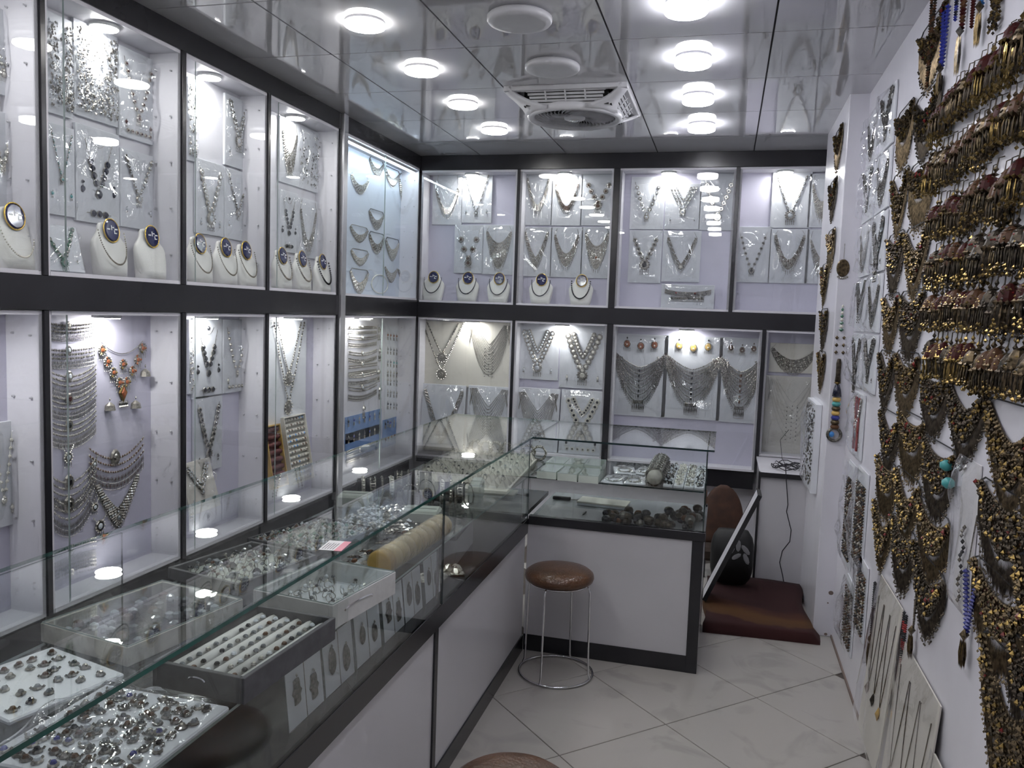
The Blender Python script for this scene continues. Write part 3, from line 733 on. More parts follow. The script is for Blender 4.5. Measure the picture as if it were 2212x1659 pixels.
def k_double(W, H, rr, metal='silver_dull', stone='stone_pearl', **k):
    parts = []
    for j, (w, d) in enumerate(((.80, .72), (.62, .46))):
        m = MB(); q = arc(W*w, H*.97, H*d, 1.12, 58 - 12*j); beads(m, q, .0070, [metal, 'silver_dark'], rr, sq=1.1); beads(m, [(x, z + .005) for x, z in q[::2]], .0040, [stone], rr)
        parts.append(('strand', m, (0, 0, 0)))
        g = MB(); med(g, 0, H*(.97 - d) - W*.07, W*.095, metal, metal, rr); parts.append(('pendant', g, (0, 0, 0)))
    return parts
def k_dense(W, H, rr, metal='silver', stone='silver_dull', n=520, **k):
    m = MB()
    for i in range(n):
        x = rr.uniform(-.46, .46); z = rr.random()
        if abs(x) < .16*z*1.6 and z > .45 and rr.random() < .85: continue
        q = rr.uniform(.0025, .0065); m.octa((x*W, -.004 - rr.uniform(0, .006), H*(.06 + .86*z)), q, q*.7, q*rr.uniform(.6, 1.6), rr.choice([metal, metal, stone, 'stone_clear']))
    return [('necklace', m, (0, 0, 0))]
def k_bigbib(W, H, rr, metal='silver_dull', stone='stone_black', top3='stone_carnelian', tail='silver_dark', base='silver_dark', **k):
    parts = []; m = MB(); zt = H*.76; w = W*.96
    for j in range(6):
        f = j/5; d = H*(.16 + .40*f); q = arc(w*(.90 + .10*f), zt - H*.02*f, d, 1.5 + .5*f, 52)
        beads(m, q, .0040, [metal, base], rr, sq=1.4, jit=.0012)
        if j: chain(m, q, .0024, base)
        for x, z in q[1:-1]: drop(m, x, z, H*.085*(1 - .3*abs(x)/w), .0027, metal, -.004, base if rr.random() < .4 else metal)
    for s_ in (-1, 1):
        for i in range(60):
            a = rr.random(); b = rr.random(); x = s_*w*(.30 + .19*a); z = zt - H*(.02 + .34*b*(1.25 - .9*a)); q = rr.uniform(.003, .006); m.octa((x, -.006, z), q, q*.7, q*1.3, rr.choice([metal, base]))
    parts.append(('bib', m, (0, 0, 0)))
    for s_ in (-1, 1):
        g = MB(); g.add([(s_*w*.50, -.006, zt + H*.035), (s_*w*.50, -.006, zt - H*.055), (s_*w*.36, -.006, zt - H*.065)], [(0, 1, 2) if s_ < 0 else (2, 1, 0)], 'stone_maroon')
        g.octa((s_*w*.46, -.007, zt - H*.03), .006, .003, .006, metal); parts.append(('end_tab', g, (0, 0, 0)))
    g = MB()
    for j in range(6): g.box(-.007, .007, -.012, -.006, zt - H*(.20 + .062*j) - .010, zt - H*(.20 + .062*j) + .008, stone, .001)
    parts.append(('ladder', g, (0, 0, 0)))
    g = MB(); z = zt - H*.585
    g.box(-W*.10, W*.10, -.010, -.004, z - H*.02, z + H*.02, tail, .001)
    for i in range(14): drop(g, W*.11*(i/6.5 - 1), z - H*.02, H*.10, .0022, tail, -.006, metal)
    parts.append(('tassel', g, (0, 0, 0)))
    for i, x in enumerate((-W*.25, 0, W*.25)):
        g = MB(); r = W*.065; g.gem((0, -.002, 0), r, r*1.15, .004, metal, 14, .9); g.gem((0, -.006, 0), r*.8, r*.92, .003, top3, 12, .7); g.gem((0, -.009, -r*.2), r*.25, r*.25, .003, 'stone_pearl', 8)
        g.octa((0, -.004, r*1.7), r*.25, r*.2, r*.4, stone)
        for q in range(9): drop(g, r*(q/4 - 1)*.95, -r*.7, r*1.2, .0015, metal, -.004, metal)
        parts.append(('earring', g, (x, 0, H*.88 - (H*.02 if i == 1 else 0))))
    return parts
def k_belt(W, H, rr, metal='silver_dull', stone='stone_red', **k):
    m = MB(); z = H*.62
    for j in range(4): beads(m, [(x, zz + H*.05*j - H*.1) for x, zz in curve(W*.86, z + H*.12, H*.12, 2.4, 46)], .004, [metal], rr, sq=1.3)
    for i in range(52):
        x = W*.62*(i/51 - .5); drop(m, x, z - H*.06, H*.26, .0022, metal, -.004, metal)
    g = MB(); 
    for x, s_ in ((-W*.22, stone), (-W*.04, 'stone_pearl'), (W*.14, stone), (W*.28, metal)): g.gem((x, -.008, z + H*.02), .007, .006, .004, s_)
    return [('belt', m, (0, 0, 0)), ('stones', g, (0, 0, 0))]
def k_choker(W, H, rr, metal='silver', stone='stone_clear', bow=.0, rows=3, dark='silver_dull', **k):
    parts = []; m = MB(); n = int(W/.0062)
    def zc(x): return H*.72 + bow*H*(abs(2*x/W)**2)
    for j in range(rows):
        beads(m, [(W*(i/n - .5), zc(W*(i/n - .5)) - j*H*.16) for i in range(n + 1)], .0040, [metal, dark], rr, sq=1.5)
    for i in range(n + 1):
        x = W*(i/n - .5)
        for j in range(2): drop(m, x, zc(x) - H*.40 - j*H*.15, H*.18, .0022, metal if (i + j) % 3 else dark, -.004, metal)
    parts.append(('choker_band', m, (0, 0, 0)))
    g = MB(); g.gem((-W*.05, -.007, H*.74), H*.15, H*.20, .006, metal, 10, .8); g.gem((-W*.05, -.012, H*.74), H*.08, H*.11, .004, stone, 8); parts.append(('centre_stone', g, (0, 0, 0)))
    return parts
def k_floral(W, H, rr, metal='gold_brass', stone='stone_carnelian', **k):
    parts = []; m = MB(); chain(m, curve(W*.8, H*.96, H*.16, 2, 24), .0016, 'silver'); chain(m, curve(W*.74, H*.90, H*.62, 1.2, 24), .0014, 'silver'); parts.append(('chain', m, (0, 0, 0)))
    pts = arc(W*.78, H*.86, H*.50, 1.25, 8)
    for x, z in pts + [(0, H*.66)]:
        g = MB(); med(g, 0, 0, W*.07, 'silver_dull', stone, rr, fringe=4)
        for k in range(3): g.octa((W*.05*math.cos(2.1*k), -.008, W*.06*math.sin(2.1*k)), .006, .004, .007, rr.choice([metal, stone]))
        parts.append(('flower', g, (x, 0, z)))
    g = MB(); g.gem((0, -.003, 0), W*.085, W*.15, .005, metal, 4, .8); g.gem((0, -.008, 0), W*.05, W*.09, .004, stone, 4, .7)
    for i in range(7): drop(g, W*.025*(i - 3), -W*.10, W*.09, .004, 'silver', -.005, 'silver')
    parts.append(('pendant', g, (0, 0, H*.28)))
    for x, z in ((-W*.28, H*.12), (W*.22, H*.10), (W*.42, H*.52)):
        g = MB(); g.lathe([(.004, W*.06), (W*.06, W*.02), (W*.075, -W*.05)], (0, -.010, 0), 'silver_dull', 8); g.octa((0, -.010, W*.10), .004, .004, .008, 'silver')
        parts.append(('earring', g, (x, 0, z)))
    return parts
KINDS = dict(stones=k_stones, vstrand=k_vstrand, rosette=k_rosette, collar=k_collar, multi=k_multi, double=k_double, dense=k_dense, bigbib=k_bigbib, belt=k_belt, choker=k_choker, floral=k_floral)

def film_mesh(W, H, rr, y=-.015):
    """clear sleeve: a thin sheet with sharp creases, drawn in to the card at its rim"""
    fold = [(rr.uniform(-.1, 1.1), rr.uniform(-.1, 1.1), rr.uniform(0, math.pi), rr.uniform(.045, .10), rr.uniform(.22, .55)) for _ in range(9)]
    fold = [(cu, cv, math.cos(a), math.sin(a), w, sl*w*W/.86) for cu, cv, a, w, sl in fold]
    def fn(u, v):
        h = 0.0
        for cu, cv, ca, sa, w, am in fold:
            d = ((u - cu)*ca + (v - cv)*sa)/w
            if -3 < d < 3: h += am*math.exp(-d*d)
        e = min(u, 1 - u, v, 1 - v); h = min(h, .022)*min(1, e*10)
        return ((u - .5)*W*.985, y + .011*(1 - min(1, e*9)) - h, H*(.008 + .984*v))
    return MB().sheet(32, 36, fn, 'film').mesh('plastic_sleeve', True)
SIDE_PLANE = {'left': XLB + 0.001, 'back': YBB - 0.001, 'right': XR - 0.001, 'pillar': YP - 0.001}
def place(side, box, plane=None):
    u0, v0, u1, v1 = box
    X = SIDE_PLANE[side] if plane is None else plane
    if side in ('left', 'right'):
        a, b = on_x(u0, v0, X), on_x(u1, v1, X); W = abs(b.y - a.y); c = Vector((X, (a.y + b.y)/2, b.z))
    else:
        a, b = on_y(u0, v0, X), on_y(u1, v1, X); W = abs(b.x - a.x); c = Vector(((a.x + b.x)/2, X, b.z))
    return c, W, a.z - b.z
SEED = [100]
def jewel(name, cat, side, box, kind, label, card='card_white', film=True, plane=None, lean=0.0, group=None, zmin=None, **kw):
    """a carded (or bare) piece of jewellery placed on a wall plane"""
    SEED[0] += 1; rr = random.Random(SEED[0])
    c, W, H = place(side, box, plane)
    if zmin is not None: H += c.z - zmin; c.z = zmin
    t = thing(name, label, cat, c, 0, group, rot=(-lean, 0, RZ[side]))
    off = 0.0
    if card:
        boxpart('card', (-W/2, W/2, -.013, -.0005, 0, H), card, t, .0008); off = -.013
    for nm, mb, loc in KINDS[kind](W, H, rr, **kw):
        mb.build(nm, t, False, (loc[0], loc[1] + off, loc[2]))
    if film and card: link('plastic_sleeve', film_mesh(W, H, rr, -.030), t)
    return t
def card(side, box, kind, label, **kw): return jewel('necklace_card', 'necklace', side, box, kind, label, **kw)
def bare(side, box, kind, label, name='necklace', cat='necklace', **kw): return jewel(name, cat, side, box, kind, label, card=None, film=False, **kw)

# ================================================================== NECKLACES IN THE LEFT CABINETS
G = 'carded necklaces in the cabinets'
card('left', (-38, 5, 30, 215), 'rosette', 'carded pale disc necklace at the upper left edge of the photo', group=G, stone='stone_pearl')
card('left', (-38, 232, 29, 455), 'vstrand', 'carded cream bead necklace at the left edge, under the pale disc card', group=G, metal='stone_pearl', stone='silver')
card('left', (93, 22, 151, 258), 'dense', 'glittering silver necklace card at far left under the cabinet lamp', group=G)
card('left', (152, 32, 249, 276), 'dense', 'wide glittering silver necklace card directly below the first cabinet lamp', group=G, n=760)
card('left', (250, 96, 331, 316), 'rosette', 'carded necklace with dark red oval stones, upper left cabinet', group=G, metal='silver', stone='stone_maroon', bracelet=True, r=.04)
card('left', (93, 262, 156, 470), 'vstrand', 'carded thin chain with a small turquoise blue pendant', group=G, stone='stone_turquoise', metal='silver_dull', r=.003)
card('left', (156, 264, 252, 490), 'stones', 'carded necklace of large dark blue oval stones with matching bracelet', group=G)
card('left', (253, 318, 330, 500), 'vstrand', 'carded pale filigree necklace under the red stone card', group=G, metal='silver')
card('left', (86, 478, 178, 594), 'vstrand', 'leaning card with green stone necklace at cabinet floor, far left', group=G, metal='stone_green', stone='silver', plane=-2.175, lean=math.radians(14), zmin=1.616, r=.006, top=.95, depth=.72)
card('left', (400, 165, 417, 350), 'dense', 'narrow carded silver necklace behind the first black post', group=G, n=160)
card('left', (481, 200, 535, 372), 'vstrand', 'carded silver pendant set high in the third upper cabinet', group=G, rows=2, pend=1.5)
card('left', (418, 340, 478, 512), 'rosette', 'carded flower link necklace with large flower pendant', group=G, metal='silver', big=2.2)
card('left', (480, 360, 534, 523), 'vstrand', 'carded flat silver band necklace beside the flower link card', group=G, metal='silver_dull')
card('left', (600, 250, 640, 404), 'collar', 'carded ribbed silver collar nearest the third cabinet lamp', group=G, metal='silver')
card('left', (641, 268, 684, 418), 'dense', 'carded shiny silver earrings right of the third cabinet lamp', group=G, n=190)
card('left', (600, 408, 637, 548), 'stones', 'carded small dark stone set low in the fourth upper cabinet', group=G, stone='stone_black', n=11)
card('left', (638, 424, 682, 560), 'collar', 'carded silver collar with drop fringe, low beside the small dark stone set', group=G, dout=.7, din=.5)
# lower bays
card('left', (-30, 915, 27, 1130), 'rosette', 'carded white ring-shaped bead necklace at the lower left edge', group=G, stone='stone_pearl', metal='stone_pearl')
GC = 'silver fringe chokers in the lower left cabinet'
for k, (b, bow, kw) in enumerate([((93, 690, 200, 735), .15, {}), ((93, 744, 201, 792), .1, {}), ((93, 800, 205, 852), .35, {'metal': 'silver_dull'}), ((93, 850, 205, 900), .35, {'metal': 'silver_dull'}),
                             ((93, 908, 205, 958), .35, {'metal': 'silver_dull'}), ((93, 1030, 205, 1088), .45, {'metal': 'silver_dull'}), ((93, 1078, 205, 1140), .6, {'metal': 'silver_dull'})]):
    bare('left', b, 'choker', 'silver fringe choker, ' + ['top', 'second', 'third', 'fourth', 'fifth', 'sixth', 'lowest'][k] + ' of the column in the lower left cabinet', name='choker', cat='choker', group=GC, bow=bow, stone=['stone_pearl', 'stone_clear', 'stone_clear', 'stone_maroon', 'stone_black', 'stone_black', 'silver'][k], **kw)
bare('left', (205, 733, 318, 885), 'floral', 'red and gold flower necklace set with bell earrings below the lamp')
bare('left', (190, 975, 308, 1040), 'choker', 'copper brown scalloped choker below the flower necklace set', name='choker', cat='choker', metal='silver_dull', dark='stone_brown', bow=.35, stone='silver')
bare('left', (202, 1040, 302, 1130), 'collar', 'grey V-shaped mesh collar with a round centre disc', wf=.95, top=.92, din=.5, dout=.86, p=1.3, cord=False, fringe=.08, dot='stone_grey', metal='silver_dull', base='silver_dark')
for k, b in enumerate([(128, 965, 162, 1022), (190, 985, 212, 1030), (190, 1080, 215, 1118), (195, 1120, 232, 1160)]):
    bare('left', b, 'vstrand', ['teardrop', 'round', 'square', 'oval'][k] + ' silver pendant hanging among the chokers in the lower left cabinet', name='pendant', cat='pendant', ears=False, depth=.35, rows=1, pend=3.2, r=.002, top=.98)
card('left', (403, 690, 411, 850), 'dense', 'narrow carded necklace half hidden behind the lower black post', group=G, n=90)
card('left', (412, 688, 474, 854), 'stones', 'carded dark oval stone set at top of the lower third cabinet', group=G, stone='stone_black')
card('left', (477, 690, 533, 842), 'rosette', 'carded pale disc necklace right of the lower dark stone set', group=G, r=.035, big=1.2, bracelet=True, stone='stone_pearl')
card('left', (414, 858, 474, 1008), 'rosette', 'carded grey flower necklace with dark dots under the dark stone set', group=G, stone='stone_black', n=15)
card('left', (408, 1004, 472, 1092), 'vstrand', 'cream framed necklace card leaning on the floor of the lower cabinet', group=G, card='card_cream', plane=-2.19, lean=math.radians(16), rows=2, metal='silver_dull', pend=.7)
card('left', (576, 690, 655, 918), 'double', 'tall card with double silver bead strands and medallions beside the lamp', group=G, film=False)
# two ring cases leaning in the lower bay left of the aluminium post
def ring_case(box, label, rows, per, lining, rim, ring_mats):
    c, W, H = place('left', box, -2.20); rr = random.Random(len(label))
    t = thing('ring_case', label, 'ring case', c, 0, 'leaning ring cases', rot=(math.radians(-10), 0, RZ['left']))
    boxpart('lining', (-W/2, W/2, -.006, 0, 0, H), lining, t)
    for nm, d in (('rim', (-W/2 - .006, -W/2, -.03, 0, 0, H)), ('rim', (W/2, W/2 + .006, -.03, 0, 0, H)), ('rim', (-W/2 - .006, W/2 + .006, -.03, 0, H, H + .006)), ('rim', (-W/2 - .006, W/2 + .006, -.03, 0, -.006, 0))): boxpart(nm, d, rim, t)
    for j in range(rows):
        z = H*(j + .5)/rows
        rl = MB().tube([(-W/2, -.010, z), (W/2, -.010, z)], H/rows*.36, lining, 8).build('ring_roll', t, True)
        m = MB()
        for i in range(per):
            x = W*((i + .5)/per - .5); m.octa((x, -.018, z + H/rows*.05), W/per*.36, .006, H/rows*.30, rr.choice(ring_mats))
        m.build('rings', rl)
ring_case((584, 925, 612, 1045), 'dark red ring case with horizontal rows leaning in the lower cabinet', 8, 5, 'velvet_red', 'bangle_amber', ['silver', 'silver_dull', 'stone_grey'])
ring_case((626, 905, 668, 1030), 'cream rimmed ring case packed with small rings, leaning right of the red one', 12, 7, 'foam_cream', 'card_cream', ['silver', 'silver_dull', 'stone_grey', 'stone_sky', 'stone_brown'])

# ================================================================== CORNER CABINET
GB = 'bib necklaces hanging in the corner cabinet'
for k, (b, kw, lb) in enumerate([
    ((757, 368, 795, 430), dict(metal='silver', cord=True), 'bright silver U-shaped bib at upper left of the corner cabinet'),
    ((797, 335, 828, 392), dict(cord='thread_black'), 'silver bib on black cord just under the strip light'),
    ((830, 355, 862, 415), dict(metal='silver', cord='thread_black'), 'shiny silver bib right of the glass joint, under the strip light'),
    ((861, 370, 894, 472), dict(metal='silver', cord='thread_black', dout=.75), 'large layered silver bib at upper right of the corner cabinet'),
    ((796, 448, 828, 502), dict(cord='thread_black', dout=.7), 'round silver bib on black cord at the middle of the corner cabinet'),
    ((755, 482, 794, 532), dict(cord='silver_dull'), 'silver fringe bib at middle left of the corner cabinet'),
    ((796, 497, 829, 557), dict(cord='thread_black', metal='silver'), 'silver bib on black cord, lower of the two beside the glass joint'),
    ((832, 510, 861, 567), dict(cord='thread_black', dout=.72), 'silver bib on black cord just right of the glass joint'),
    ((757, 534, 795, 581), dict(cord='silver_dull'), 'pale crescent bib second from the bottom at left of the corner cabinet'),
    ((755, 577, 795, 634), dict(cord='silver_dull', dout=.78, din=.4), 'grey fringe bib lowest at left of the corner cabinet'),
    ((830, 570, 858, 610), dict(cord=False, dout=.8), 'grey V bib low right of the glass joint'),
    ((859, 575, 888, 622), dict(cord=False, dout=.85, p=1.3), 'grey V bib lowest at right of the corner cabinet')]):
    bare('left', b, 'collar', lb, name='bib_necklace', group=GB, wf=.98, **{**dict(top=.82, fringe=.08), **kw})
m = MB(); c, W, H = place('left', (800, 590, 838, 636))
m.tube([(W*.45*math.cos(a), -.004, H/2 + H*.48*math.sin(a)) for a in [2*math.pi*k/28 for k in range(28)]], .0035, 'stone_pearl', 6, closed=True)
tag(m.build('torque_ring', None, True, c, (0, 0, RZ['left'])), 'plain white neck ring at the bottom of the corner cabinet', 'neck ring', None)

# earrings in rows of the lower corner cabinet
def mini_earring(stone, metal, l):
    m = MB(); m.tube([(0, -.003, 0), (0, -.004, -l*.25)], .0012, metal, 3); m.gem((0, -.003, -l*.38), l*.16, l*.18, l*.1, stone, 8); m.octa((0, -.005, -l*.25), l*.08, l*.06, l*.1, metal)
    for k in (-1, 0, 1): drop(m, k*l*.12, -l*.55, l*.40, l*.05, metal, -.004, metal)
    return m.mesh('earring')
GE = 'earrings in the lower corner cabinet'
rows = [(717, ['stone_carnelian', 'stone_carnelian', 'silver_dull', 'silver_dull']), (748, ['stone_grey', 'stone_grey', 'silver_dull', 'stone_green']), (775, ['stone_grey', 'stone_turquoise', 'stone_green', 'stone_green']), (797, ['silver_dull', 'silver_dull', 'stone_navy', 'stone_navy']), (815, ['silver_dull', 'stone_grey', 'silver', 'silver']), (840, ['silver_dull', 'silver_dull', 'stone_grey', 'stone_navy']), (866, ['stone_navy', 'stone_grey', 'silver_dull', 'silver_dull']), (905, ['stone_navy', 'stone_grey', 'stone_navy', 'stone_grey'])]
for j, (v, st) in enumerate(rows):
    for i, s_ in enumerate(st):
        for h in (0, 1):
            p = on_x(837 + i*13 + h*6, v + (i*2 + h), XLB + .001)
            link_ = link('earring', cached(('mini', s_), lambda: mini_earring(s_, 'silver_dull', .055)), None, p, (0, 0, RZ['left']))
            tag(link_, 'small drop earring, ' + ORDW[i*2 + h] + ' from the left in the ' + ['top', 'second', 'third', 'fourth', 'fifth', 'sixth', 'seventh', 'lowest'][j] + ' row, lower corner cabinet', 'earring', GE)
    # cards behind each row
for j, (v0, v1) in enumerate(((704, 822), (832, 935))):
    c, W, H = place('left', (832, v0, 886, v1))
    tag(MB().box(-W/2, W/2, -.0022, -.0004, 0, H, 'card_white').build('earring_board', None, False, c, (0, 0, RZ['left'])), ('upper' if j == 0 else 'lower') + ' white earring board in the right half of the lower corner cabinet', 'board')
for j, (v, h) in enumerate([(700, 20), (722, 26), (757, 24), (782, 22), (805, 20), (832, 26)]):
    bare('left', (752, v, 812, v + h), 'choker', 'silver choker, ' + ['top', 'second', 'third', 'fourth', 'fifth', 'lowest'][j] + ' at left in the lower corner cabinet', name='choker', cat='choker', group='chokers in the lower corner cabinet', metal=['silver', 'silver_dull'][j % 2], dark='silver_dark', rows=2, bow=.1*(j % 3))
for j, (u, v) in enumerate([(818, 700), (820, 745), (817, 790), (820, 828), (785, 868)]):
    p = on_x(u, v, XLB + .001)
    tag(link('earring', cached('longear', lambda: mini_earring('silver', 'silver_dull', .11)), None, p, (0, 0, RZ['left'])), 'long silver earring, ' + ['first', 'second', 'third', 'fourth', 'last'][j] + ' down the glass joint of the lower corner cabinet', 'earring')
for j, b in enumerate([(745, 902, 822, 935), (745, 938, 822, 966), (826, 908, 888, 945)]):
    c, W, H = place('left', b)
    t = thing('earring_display', 'blue card with hanging earrings, ' + ['upper left', 'lower left', 'right'][j] + ' of the lower corner cabinet', 'earring card', c, RZ['left'])
    boxpart('card', (-W/2, W/2, -.003, -.0005, 0, H), 'earring_blue_card', t)
    for i in range(7):
        link('earring', cached(('mini', ['stone_navy', 'stone_blue', 'silver_dull'][i % 3]), lambda: mini_earring(['stone_navy', 'stone_blue', 'silver_dull'][i % 3], 'silver_dull', .055)), t, (W*((i + .5)/7 - .5), -.003, H*.95))

# ================================================================== NECKLACES IN THE BACK CABINETS
for b, kind, lb, kw in [
    ((937, 376, 998, 486), 'collar', 'carded silver band collar nearest the corner in the upper back cabinets', dict(metal='silver', dout=.5, din=.4, top=.7)),
    ((1000, 371, 1062, 482), 'vstrand', 'carded angular silver V necklace under the first back lamp', dict(metal='silver_dull', pend=.7, r=.005, depth=.7)),
    ((984, 486, 1043, 591), 'rosette', 'carded necklace of square red-dotted plaques, lower row near the corner', dict(n=3, r=.10, big=1.2, stone='stone_brown', ears=False, depth=.6)),
    ((1045, 486, 1112, 594), 'collar', 'carded chunky jewelled silver bib, lower row of the first back cabinet', dict(metal='silver', stone='stone_grey', dout=.74, din=.22, top=.86, dot='stone_pearl')),
    ((1133, 377, 1192, 487), 'collar', 'carded fine mesh necklace, top left of six in one cabinet', dict(din=.5, dout=.62, top=.9)),
    ((1194, 377, 1256, 488), 'collar', 'carded brown fringe necklace, top middle of six in one cabinet', dict(stone='stone_brown', din=.42, dout=.52, fringe=.07, metal='silver_dull', base='stone_brown')),
    ((1258, 377, 1328, 488), 'rosette', 'carded flower plaque necklace, top right of six in one cabinet', dict(n=5, r=.07, big=1.6, stone='stone_brown', ears=False, depth=.45)),
    ((1127, 491, 1190, 598), 'collar', 'carded thick mesh V necklace, bottom left of six in one cabinet', dict(din=.5, dout=.72, top=.9, p=1.4)),
    ((1192, 491, 1256, 600), 'collar', 'carded round jewelled collar, bottom middle of six in one cabinet', dict(metal='silver', stone='stone_brown', din=.36, dout=.62, top=.84)),
    ((1258, 491, 1320, 602), 'collar', 'carded wide jewelled bib, bottom right of six in one cabinet', dict(metal='silver', stone='stone_grey', din=.25, dout=.70, top=.88, dot='stone_carnelian')),
    ((1365, 383, 1432, 496), 'rosette', 'carded square link necklace with hanging square pendant, upper back', dict(n=9, r=.055, big=1.3, ears=False, depth=.62, metal='silver')),
    ((1440, 398, 1511, 496), 'vstrand', 'carded heavy silver V necklace right of the third back lamp', dict(metal='silver', rows=3, r=.005)),
    ((1515, 376, 1588, 498), 'rosette', 'carded link necklace behind the row of lamp reflections', dict(n=9, ears=False, metal='silver')),
    ((1361, 498, 1426, 612), 'rosette', 'carded pale coin necklace with round sunburst pendant', dict(n=9, big=2.4, ears=False, stone='stone_black', depth=.5)),
    ((1434, 499, 1510, 610), 'collar', 'carded ribbed necklace with round stone pendant above the lying belt', dict(din=.5, dout=.62, p=1.3, dot='stone_pearl', top=.86)),
    ((1670, 373, 1747, 493), 'vstrand', 'carded long V chain with trapezoid pendant under the last lamp', dict(metal='silver_dull', pend=1.5, depth=.66, ears=False)),
    ((1750, 376, 1800, 492), 'collar', 'carded grey necklace partly behind the pillar, upper row', dict()),
    ((1590, 490, 1660, 611), 'rosette', 'carded dark dotted necklace with round pendant and flared tassel', dict(n=11, stone='stone_black', r=.04, big=2.0, ears=False, depth=.66)),
    ((1665, 495, 1742, 613), 'collar', 'carded grey U necklace with brown dots, lower row beside the pillar', dict(stone='stone_brown', din=.44, dout=.62, top=.88)),
    ((1744, 496, 1800, 614), 'collar', 'carded grey pointed necklace partly behind the pillar, lower row', dict(p=1.3))]:
    card('back', b, kind, lb, group=G, **kw)
jewel('belt_card', 'belt', 'back', (1430, 614, 1541, 672), 'belt', 'white card with wide silver belt standing on the cabinet floor', plane=YB + .06, zmin=1.605)
for b, kind, lb, kw in [
    ((905, 692, 1008, 838), 'double', 'large cream card with double strands and two medallions', dict(card='card_cream', film=False)),
    ((1012, 694, 1104, 842), 'multi', 'large cream card with many fine draped chains', dict(card='card_cream', film=False, n=13)),
    ((1121, 697, 1205, 822), 'rosette', 'carded dense pale coin necklace with earrings, lower back cabinet', dict(rows=2, n=15, metal='silver', stone='stone_clear')),
    ((1213, 700, 1308, 842), 'rosette', 'carded double coin necklace with black centre stones', dict(rows=2, n=13, stone='stone_pearl', metal='silver_dull')),
    ((1327, 720, 1436, 902), 'bigbib', 'huge dark silver bib necklace, leftmost of three', dict(metal='silver_dark')),
    ((1437, 724, 1553, 909), 'bigbib', 'huge shiny silver bib necklace, middle of three', dict(metal='silver_dull', top3='bangle_amber', base='silver')),
    ((1556, 728, 1643, 916), 'bigbib', 'huge silver bib with copper discs, rightmost of three', dict(top3='stone_brown', stone='stone_brown', metal='silver_dull', base='silver_dark')),
    ((1664, 740, 1765, 808), 'collar', 'pale mesh collar card at the top of the right lower cabinet', dict(card='card_cream', film=False, din=.35, dout=.8, wf=.95, stone='stone_pearl')),
    ((1655, 810, 1765, 984), 'multi', 'tall pale card with rows of tiny beads in the right lower cabinet', dict(card='card_cream', stone='silver_dark', n=6, metal='foam_cream'))]:
    card('back', b, kind, lb, group=G, **kw)
for b, kind, lb, kw in [
    ((910, 828, 1000, 985), 'collar', 'leaning bagged card with broad beaded V, leftmost of four leaning cards', dict(din=.75, dout=.92, p=1.15, top=.9, wf=.9)),
    ((1010, 832, 1096, 990), 'multi', 'leaning bagged card with black stones and draped chains, second of four', dict(n=9)),
    ((1116, 836, 1203, 995), 'multi', 'leaning bagged card with striped chains, third of four leaning cards', dict(n=12, top=.93)),
    ((1212, 841, 1300, 1000), 'rosette', 'leaning bagged card with black and cream discs, rightmost of four', dict(n=11, stone='stone_black', metal='stone_pearl', rows=2, bracelet=True, depth=.5))]:
    card('back', b, kind, lb, group=G, plane=YB + .075, lean=math.radians(5), zmin=.575, **kw)

# ================================================================== BUSTS
def bust_mesh():
    m = MB(); rings = []
    prof = [(0.000, .050, -.050, .020), (.030, .056, -.044, .016), (.070, .063, -.034, .010), (.105, .066, -.024, .006), (.125, .060, -.018, .006), (.143, .046, -.013, .008), (.158, .037, -.010, .010), (.175, .034, -.008, .011), (.186, .028, -.004, .010), (.190, .016, .0, .007)]
    for z, hw, yf, yb in prof:
        rings.append([(1.28*hw*math.copysign(abs(math.cos(a))**.6, math.cos(a)), (yf + yb)/2 + (yb - yf)/2*math.copysign(abs(math.sin(a))**.6, math.sin(a)), z) for a in [2*math.pi*k/24 for k in range(24)]])
    return m.loft(rings, 'bust_white').mesh('body', True)
BUST = bust_mesh()
def oval(rx, rz, t_, mat, n=24):
    m = MB(); m.gem((0, 0, 0), rx, rz, t_, mat, n, .86); return m
DISC = oval(.0365, .041, .006, 'label_blue').mesh('blue_label')
RIM = MB().tube([(.0375*math.cos(a), -.001, .042*math.sin(a)) for a in [2*math.pi*k/28 for k in range(28)]], .0026, 'gold_rim', 6, closed=True).mesh('gold_rim', True)
LET = MB()
for x, z, w, h, a in ((-.013, .002, .005, .0016, 0), (-.003, .006, .0012, .006, .2), (.003, .007, .003, .0014, -.5), (.012, .003, .005, .0016, .1), (.006, -.004, .0012, .0045, .3), (.010, -.007, .0035, .0012, .6)):
    LET.box(1.45*(x - w), 1.45*(x + w), -.0068, -.0060, 1.45*(z - h), 1.45*(z + h), 'ink_white')
LET = LET.mesh('lettering')
def bust_beads(mat, r, n, drop_):
    m = MB()
    for k in range(n + 1):
        a = math.pi*(k/n); x = .064*math.cos(a); z = .158 - (drop_ + .012)*math.sin(a)**.9; y = -.014 - .036*math.sin(a)*min(1, drop_/.1)
        m.octa((x, y - .006, z), r, r, r, mat)
    return m.mesh('beads')
def bust(side, u, v, label, beads_=None, beadlabel=None):
    if side == 'left': p = on_x(u, v, -2.185); rz = RZ['left']; z = 1.615
    else: p = on_y(u, v, YB + .065); rz = 0; z = 1.605
    t = thing('necklace_bust', label, 'bust', (p.x, p.y, z), rz, 'necklace busts')
    link('body', BUST, t)
    d = link('blue_label', DISC, t, (0.004, -.0165, .163), (math.radians(-8), 0, 0))
    link('gold_rim', RIM, d); link('lettering', LET, d)
    if beads_:
        o = link('bead_necklace', cached(('bb',) + beads_, lambda: bust_beads(*beads_)), None, (p.x, p.y, z), (0, 0, rz))
        tag(o, beadlabel, 'necklace', 'bead necklaces on the busts')
